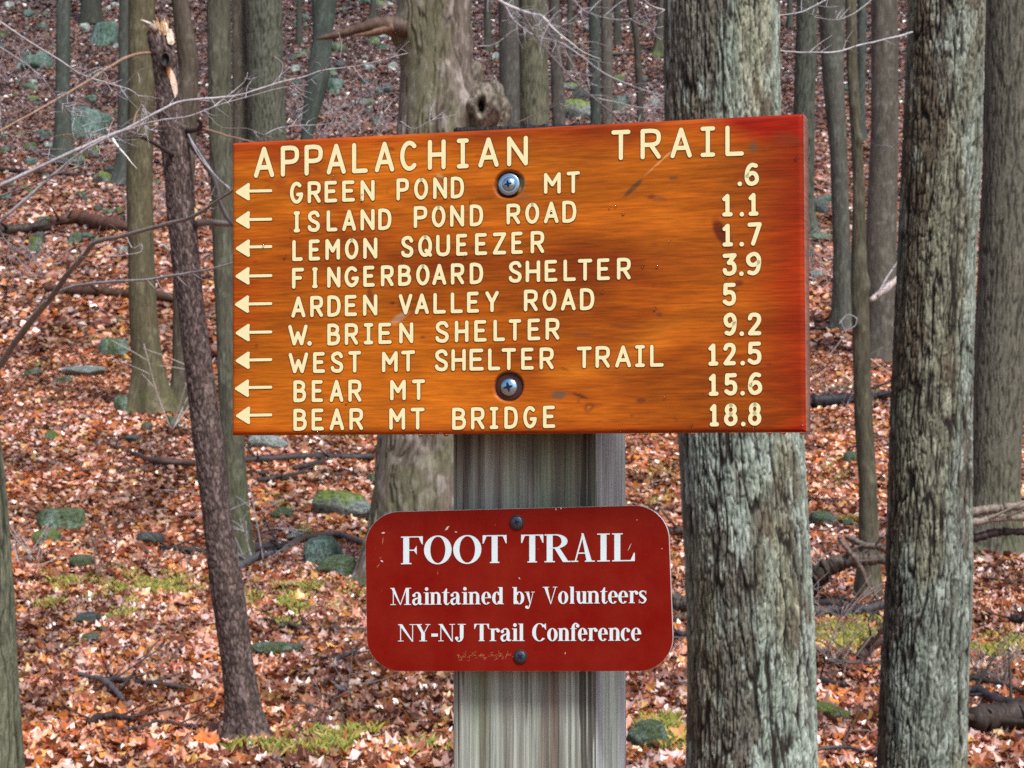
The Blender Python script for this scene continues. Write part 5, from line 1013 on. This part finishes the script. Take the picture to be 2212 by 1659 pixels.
# ------------------------------------------------------------------ red metal sign
PR = Plane(po - NY * .0028, rotm(AYAW, 0, 0))
red_root = empty('foot_trail_sign', PR.o + EZ * -.25, 'dark red metal plate with rounded corners and white serif lettering', 'sign', None, (0, 0, AYAW))
PR = Plane(PR.o + EZ * -.25, PR.R)
cs = {'tl': (789, 1105), 'tr': (1446, 1092), 'br': (1454, 1450), 'bl': (792, 1450)}
RC = 74
def corner(c0, sx_, sy_, a0):
    cx_, cy_ = c0[0] + sx_ * RC, c0[1] + sy_ * RC
    return [(cx_ + RC * math.cos(math.radians(a)), cy_ - RC * math.sin(math.radians(a))) for a in np.linspace(a0, a0 - 90, 14)]
ol = corner(cs['tl'], 1, 1, 180) + corner(cs['tr'], -1, 1, 90) + corner(cs['br'], -1, -1, 0) + corner(cs['bl'], 1, -1, -90)
ol = np.array([PR.uv(*p) for p in ol]); cen = ol.mean(0)
n = len(ol); rings = [(1.0, .0022), (1.0, .0004), (.9975, .0)]
VV = []
for s_, y_ in rings: VV += [(cen[0] + (p[0] - cen[0]) * s_, y_, cen[1] + (p[1] - cen[1]) * s_) for p in ol]
FF = [tuple(int(v) for v in f) for f in grid_faces(3, n, True)]; MI = [1] * len(FF); FF += [tuple(range(2 * n, 3 * n))[::-1], tuple(range(n))]; MI += [0, 1]
M_red, N, L, b = mat('red_sign_paint', .5, .15)
tc = N.new('ShaderNodeTexCoord'); nz1 = nd(N, 'ShaderNodeTexNoise', Scale=18.0, Detail=5.0, Roughness=.7); L.new(tc.outputs['Object'], nz1.inputs['Vector'])
cr = N.new('ShaderNodeValToRGB'); cr.color_ramp.elements[0].position = .3; cr.color_ramp.elements[0].color = (.19, .003, .001, 1); cr.color_ramp.elements[1].position = .75; cr.color_ramp.elements[1].color = (.235, .012, .003, 1)
L.new(nz1.outputs[0], cr.inputs[0])
nz2 = nd(N, 'ShaderNodeTexNoise', Scale=260.0, Detail=3.0, Roughness=.6); mp = N.new('ShaderNodeMapping'); mp.inputs['Scale'].default_value = (1, 1, .35); L.new(tc.outputs['Object'], mp.inputs[0]); L.new(mp.outputs[0], nz2.inputs['Vector'])
c2 = N.new('ShaderNodeValToRGB'); c2.color_ramp.elements[0].position = .70; c2.color_ramp.elements[1].position = .76
L.new(nz2.outputs[0], c2.inputs[0]); mx = nd(N, 'ShaderNodeMix', data_type='RGBA'); L.new(c2.outputs[0], mx.inputs[0]); L.new(cr.outputs[0], mx.inputs[6]); mx.inputs[7].default_value = (.42, .10, .04, 1); L.new(mx.outputs[2], b.inputs['Base Color'])
L.new(nz1.outputs[0], b.inputs['Roughness'])
M_edge, *_ = mat('bare_metal_edge', .35, .5, (.75, .76, .78), .6); M_white, *_ = mat('white_print', .4, .4, (.70, .84, .86))
plate = obj('plate', mesh('plate', np.array(VV), FF, [M_red, M_edge], None, False, MI), red_root)
# serif capitals and small letters, drawn in units of the capital height
def serif(ch, W):
    S_, s_, h = .215, .19, .042; o = []
    R = lambda x0, y0, x1, y1: o.append(([(x0, y0), (x1, y0), (x1, y1), (x0, y1)],))
    Q = lambda *p: o.append((list(p),))
    def B(cx, cy, RX, RY, rx, ry, a0, a1, n=22):
        t = np.radians(np.linspace(a0, a1, n)); P0 = [(cx + RX * math.cos(a), cy + RY * math.sin(a)) for a in t]; P1 = [(cx + rx * math.cos(a), cy + ry * math.sin(a)) for a in t]
        for i in range(n - 1): o.append(([P1[i], P0[i], P0[i + 1], P1[i + 1]],))
    def D(cx, cy, r_): o.append(([(cx + r_ * math.cos(t), cy + r_ * math.sin(t)) for t in np.linspace(0, 2 * math.pi, 16, endpoint=False)],))
    def K(*p):
        V, Fc = ribbon([(a, b_) for a, b_, _ in p], [c_ for *_, c_ in p], False, True)
        for f in Fc: o.append(([tuple(V[i]) for i in f],))
    def st(x, y0, y1, w_=S_): R(x - w_ / 2, y0, x + w_ / 2, y1)
    c1 = S_ / 2 + .08
    if ch == 'F': st(c1, 0, 1); R(0, 0, c1 * 2, h); R(0, 1 - h, W, 1); Q((W, 1), (W - .15, 1 - h), (W - .04, .72), (W, .70)); R(c1, .48, W * .68, .48 + h); Q((W * .72, .66), (W * .60, .525), (W * .60, .48), (W * .72, .34))
    elif ch == 'O': B(W / 2, .5, W / 2, .52, W / 2 - S_ * 1.05, .475, 0, 360, 36)
    elif ch == 'T': st(W / 2, 0, 1); R(W / 2 - .17, 0, W / 2 + .17, h); R(0, 1 - h, W, 1); Q((0, 1), (0, .70), (.03, .70), (.14, 1 - h)); Q((W, 1), (W - .14, 1 - h), (W - .03, .70), (W, .70))
    elif ch == 'R':
        st(c1, 0, 1); R(0, 0, c1 * 2, h); R(0, 1 - h, W * .45, 1); B(W * .42, .745, W * .46, .255, W * .46 - S_, .21, -90, 90); R(c1, .49, W * .45, .49 + h)
        Q((W * .38, .50), (W * .38 + .19, .50), (W * .93, .0), (W * .93 - .21, .0)); R(W * .70, 0, W, h)
    elif ch == 'A': Q((W * .14, 0), (W * .14 + .05, 0), (W * .50, .90), (W * .46, 1)); Q((W * .43, 1.02), (W * .52, 1.02), (W * .88, 0), (W * .88 - .19, 0)); R(W * .24, .29, W * .72, .29 + h); R(0, 0, W * .30, h); R(W * .58, 0, W, h)
    elif ch == 'I': st(W / 2, 0, 1); R(0, 0, W, h); R(0, 1 - h, W, 1)
    elif ch == 'L': st(c1, 0, 1); R(0, 0, W, h); R(0, 1 - h, c1 * 2, 1); Q((W, 0), (W, .30), (W - .03, .30), (W - .15, h))
    elif ch == 'M': st(W * .14, 0, 1, .05); st(W * .82, 0, 1, .175); Q((W * .03, 1), (W * .03 + .19, 1), (W * .50, 0), (W * .46, 0)); Q((W * .46, 0), (W * .50, 0), (W * .80, 1), (W * .74, 1)); R(0, 0, W * .27, h); R(0, 1 - h, W * .2, 1); R(W * .66, 0, W, h); R(W * .8, 1 - h, W, 1)
    elif ch == 'N': st(W * .15, 0, 1, .05); st(W * .84, 0, 1, .05); Q((W * .03, 1), (W * .03 + .22, 1), (W * .87, -.02), (W * .80, -.02)); R(0, 0, W * .32, h); R(0, 1 - h, W * .2, 1); R(W * .66, 1 - h, W, 1)
    elif ch == 'Y': st(W * .53, 0, .48); Q((W * .10, 1), (W * .10 + .20, 1), (W * .53 + .0875, .44), (W * .53 - .0875, .44)); Q((W * .86, 1), (W * .92, 1), (W * .53 + .0875, .48), (W * .53 + .02, .44)); R(W * .28, 0, W * .78, h); R(0, 1 - h, W * .46, 1); R(W * .68, 1 - h, W, 1)
    elif ch == 'V': Q((W * .09, 1), (W * .09 + .20, 1), (W * .57, -.02), (W * .53, -.02)); Q((W * .86, 1), (W * .92, 1), (W * .57, -.02), (W * .53, -.0)); R(0, 1 - h, W * .44, 1); R(W * .70, 1 - h, W, 1)
    elif ch == 'J': st(W * .62, .2, 1); K((W * .62, .26, S_), (W * .60, .12, .14), (W * .48, .02, .09), (W * .30, .0, .06), (W * .16, .08, .06)); D(W * .18, .17, .10); R(W * .26, 1 - h, W, 1)
    elif ch == 'C': B(W * .53, .5, W * .53, .52, W * .53 - S_, .475, 36, 318, 30); Q((W - .05, 1.0), (W - .01, 1.0), (W, .66), (W - .04, .66)); Q((W - .15, .86), (W - .05, 1), (W - .04, .66), (W - .09, .75))
    elif ch == '-': R(0, .27, W, .45)
    elif ch == 'a':
        K((W * .16, .52, .05), (W * .22, .65, .06), (W * .42, .71, .07), (W * .62, .66, .12), (W * .68, .5, s_), (W * .68, .3, s_), (W * .68, .12, s_), (W * .80, .04, .10), (W * .97, .07, .04)); D(W * .17, .55, .095)
        K((W * .66, .43, .05), (W * .40, .37, .08), (W * .16, .27, .14), (W * .13, .14, .15), (W * .24, .03, .12), (W * .42, .03, .07), (W * .62, .13, .05))
    elif ch == 'i': st(W * .5, 0, .72, s_); R(0, 0, W, h); R(0, .72 - h, W * .5, .72); D(W * .46, .92, .105)
    elif ch == 'l': st(W * .5, 0, 1, s_); R(0, 0, W, h); R(0, 1 - h, W * .5, 1)
    elif ch == 'n': st(W * .24, 0, .72, s_); R(0, 0, W * .47, h); R(0, .72 - h, W * .24, .72); K((W * .28, .58, .04), (W * .42, .68, .07), (W * .60, .69, .11), (W * .74, .60, .15), (W * .77, .45, s_), (W * .77, .2, s_), (W * .77, 0, s_)); R(W * .56, 0, W, h)
    elif ch == 't': st(W * .42, .15, .76, s_); Q((W * .42 - s_ / 2, .70), (W * .42 + s_ / 2, .70), (W * .42 + s_ / 2, .96), (W * .42 + .02, .92)); R(0, .72 - h, W * .92, .72); K((W * .42, .2, s_), (W * .45, .08, .14), (W * .62, .02, .10), (W * .82, .05, .06), (W * .97, .14, .03))
    elif ch == 'e': B(W * .5, .36, W * .5, .38, W * .5 - s_, .335, 0, 318, 30); R(W * .18, .36, W * .92, .36 + h)
    elif ch == 'd': B(W * .40, .36, W * .40, .38, W * .40 - s_, .33, 30, 330, 26); st(W * .76, 0, 1, s_); R(W * .52, 1 - h, W * .76, 1); R(W * .76, 0, W, h)
    elif ch == 'b': B(W * .58, .36, W * .42, .38, W * .42 - s_, .33, -150, 150, 26); st(W * .24, 0, 1, s_); R(0, 1 - h, W * .24, 1)
    elif ch == 'y': Q((W * .10, .72), (W * .10 + .19, .72), (W * .58, .02), (W * .50, .0)); Q((W * .82, .72), (W * .88, .72), (W * .58, 0), (W * .52, 0)); K((W * .56, .06, .05), (W * .46, -.12, .06), (W * .36, -.24, .07), (W * .22, -.25, .07), (W * .14, -.2, .06)); D(W * .18, -.18, .085); R(0, .72 - h, W * .45, .72); R(W * .66, .72 - h, W, .72)
    elif ch == 'o': B(W / 2, .36, W / 2, .38, W / 2 - s_, .335, 0, 360, 30)
    elif ch == 'u': K((W * .24, .72, s_), (W * .24, .5, s_), (W * .25, .25, s_), (W * .34, .06, .12), (W * .50, .03, .07), (W * .68, .14, .05)); R(0, .72 - h, W * .24, .72); st(W * .76, 0, .72, s_); R(W * .52, .72 - h, W * .76, .72); R(W * .76, 0, W, h)
    elif ch == 'r': st(W * .32, 0, .72, s_); R(0, 0, W * .66, h); R(0, .72 - h, W * .32, .72); K((W * .38, .56, .04), (W * .54, .67, .07), (W * .74, .70, .09), (W * .86, .66, .1)); D(W * .86, .60, .10)
    elif ch == 's': K((W * .84, .60, .04), (W * .66, .70, .05), (W * .42, .71, .07), (W * .20, .61, .13), (W * .28, .47, .16), (W * .55, .36, .17), (W * .80, .22, .15), (W * .68, .06, .08), (W * .40, .01, .06), (W * .18, .10, .05)); R(W * .84, .52, W * .90, .74); R(W * .06, 0, W * .12, .22)
    elif ch == 'f': st(W * .32, 0, .76, s_); K((W * .32, .74, s_), (W * .36, .88, .14), (W * .52, .98, .08), (W * .72, .99, .07), (W * .86, .93, .07)); D(W * .86, .86, .10); R(0, .72 - h, W * .75, .72); R(0, 0, W * .68, h)
    elif ch == 'c': B(W * .52, .36, W * .52, .38, W * .52 - s_, .335, 55, 318, 26); D(W * .78, .58, .10)
    return o
def serif_word(word, boxes, fx, cap, base):
    """boxes: letter x-extents in frame units, cap/base: ((x, y), (x, y)) lines"""
    ln = lambda L_, x: L_[0][1] + (L_[1][1] - L_[0][1]) * (x - L_[0][0]) / (L_[1][0] - L_[0][0])
    for ch, (a, b_) in zip(word, boxes):
        a, b_ = fx(a), fx(b_); hh = ln(base, a) - ln(cap, a); W = (b_ - a) / hh; org = PR.uv((a + b_) / 2, ln(base, (a + b_) / 2)); VV = []; FF = []
        for i, (poly,) in enumerate(serif(ch, W)):
            o_ = len(VV); zo = -(.0004 + i * .000006); pts2 = [PR.uv(a + x * hh, ln(base, a + x * hh) - y * hh) - org for x, y in poly]
            ar = sum(p[0] * q[1] - q[0] * p[1] for p, q in zip(pts2, pts2[1:] + pts2[:1]))
            VV += [(p[0], zo, p[1]) for p in pts2]; f = tuple(range(o_, o_ + len(poly))); FF.append(f if ar > 0 else f[::-1])
        nm = 'hyphen' if ch == '-' else 'letter'
        obj(nm, mesh(nm, np.array(VV), FF, M_white, None, False), plate, (org[0], 0, org[1]))
fA = lambda x: 756.1 + .3296 * x; yA = lambda y: 1053.1 + .3296 * y; fL = lambda x: 756.1 + .1709 * x; fR_ = lambda x: 1107.1 + .1709 * x; yB = lambda y: 1242.1 + .1709 * y
CA = ((fA(335), yA(321)), (fA(1865), yA(298))); BA = ((fA(335), yA(503)), (fA(1865), yA(482)))
serif_word('FOOT', [(335, 478), (486, 667), (677, 862), (870, 1027)], fA, CA, BA); serif_word('TRAIL', [(1122, 1268), (1275, 1447), (1450, 1605), (1621, 1703), (1718, 1867)], fA, CA, BA)
C2 = ((fL(512), yB(163)), (fR_(1700), yB(140))); B2 = ((fL(512), yB(378)), (fR_(1700), yB(354)))
serif_word('Maintained', [(512, 775), (788, 925), (932, 1015), (1010, 1160), (1165, 1265), (1270, 1408), (1416, 1498), (1496, 1652), (1663, 1785), (1798, 1945)], fL, C2, B2)
serif_word('by', [(0, 150), (158, 282)], fR_, C2, B2); serif_word('Volunteers', [(383, 568), (578, 706), (724, 786), (800, 946), (944, 1106), (1110, 1206), (1210, 1335), (1338, 1462), (1470, 1587), (1593, 1702)], fR_, C2, B2)
C3 = ((fL(608), yB(622)), (fR_(1625), yB(606))); B3 = ((fL(608), yB(838)), (fR_(1625), yB(829)))
serif_word('NY-NJ', [(608, 828), (820, 1018), (1030, 1112), (1118, 1328), (1326, 1466)], fL, C3, B3); serif_word('Trail', [(1572, 1758), (1765, 1892), (1903, 2045), (2050, 2128), (2128, 2207)], fL, C3, B3)
serif_word('Conference', [(250, 426), (440, 572), (576, 724), (735, 840), (828, 948), (953, 1072), (1083, 1207), (1213, 1367), (1370, 1492), (1500, 1628)], fR_, C3, B3)
kr = np.linalg.norm(PR.uv(1200, 1200) - PR.uv(1100, 1200)) / 100
M_oldscrew, *_ = mat('weathered_screw', .38, .5, (.10, .11, .15), .8)
screw(plate, PR, 1117, 1128, 13, 16, 20, M_oldscrew, M_dark, -.0002, True, 'screw', kr, .45); screw(plate, PR, 1124.5, 1418, 12.5, 15, 38, M_oldscrew, M_dark, -.0002, True, 'screw', kr, .45)
# chips and scratches in the paint
M_chip, *_ = mat('chipped_paint', .5, .4, (.62, .58, .55)); M_scr, *_ = mat('scratched_paint', .6, .3, (.42, .13, .06))
r = np.random.default_rng(12)
def chips(name, lst, m):
    VV = []; FF = []
    for i, (x, y, l, wd, a) in enumerate(lst):
        a = math.radians(a); dx, dy = math.cos(a) * l / 2, -math.sin(a) * l / 2; nx_, ny_ = math.sin(a) * wd / 2, math.cos(a) * wd / 2; o_ = len(VV)
        for p in ((x - dx, y - dy), (x - dx * .2 + nx_, y - dy * .2 + ny_), (x + dx, y + dy), (x + dx * .3 - nx_, y + dy * .3 - ny_)): q = PR.uv(*p); VV.append((q[0], -.00025 - i * 1e-6, q[1]))
        FF.append((o_, o_ + 1, o_ + 2, o_ + 3))
    return obj(name, mesh(name, np.array(VV), FF, m, None, False), plate)
chips('paint_chip', [(828, 1151, 9, 4, 0), (825, 1212, 8, 4, -40), (966, 1141, 14, 5, 45), (985, 1149, 6, 3, -20), (1201, 1100, 5, 3, 80), (1212, 1098, 5, 3, 80), (1122, 1249, 6, 2.4, -60), (1360, 1182, 20, 1.8, 65), (1221, 1411, 6, 2, 70), (1376, 1123, 3, 2, 0), (1430, 1185, 3, 2, 40)], M_chip)
sc_ = [(827, 1168, 18, 3, 80), (817, 1222, 12, 2.5, 50), (822, 1205, 7, 2.5, 30)]
for i in range(70):
    t = r.random(); sc_.append((990 + 120 * t, 1418 + 10 * math.sin(t * 40) * r.random() - 2 * t + r.normal(0, 2), r.uniform(4, 12), 1.3, r.uniform(0, 180)))
chips('scratch', sc_, M_scr)
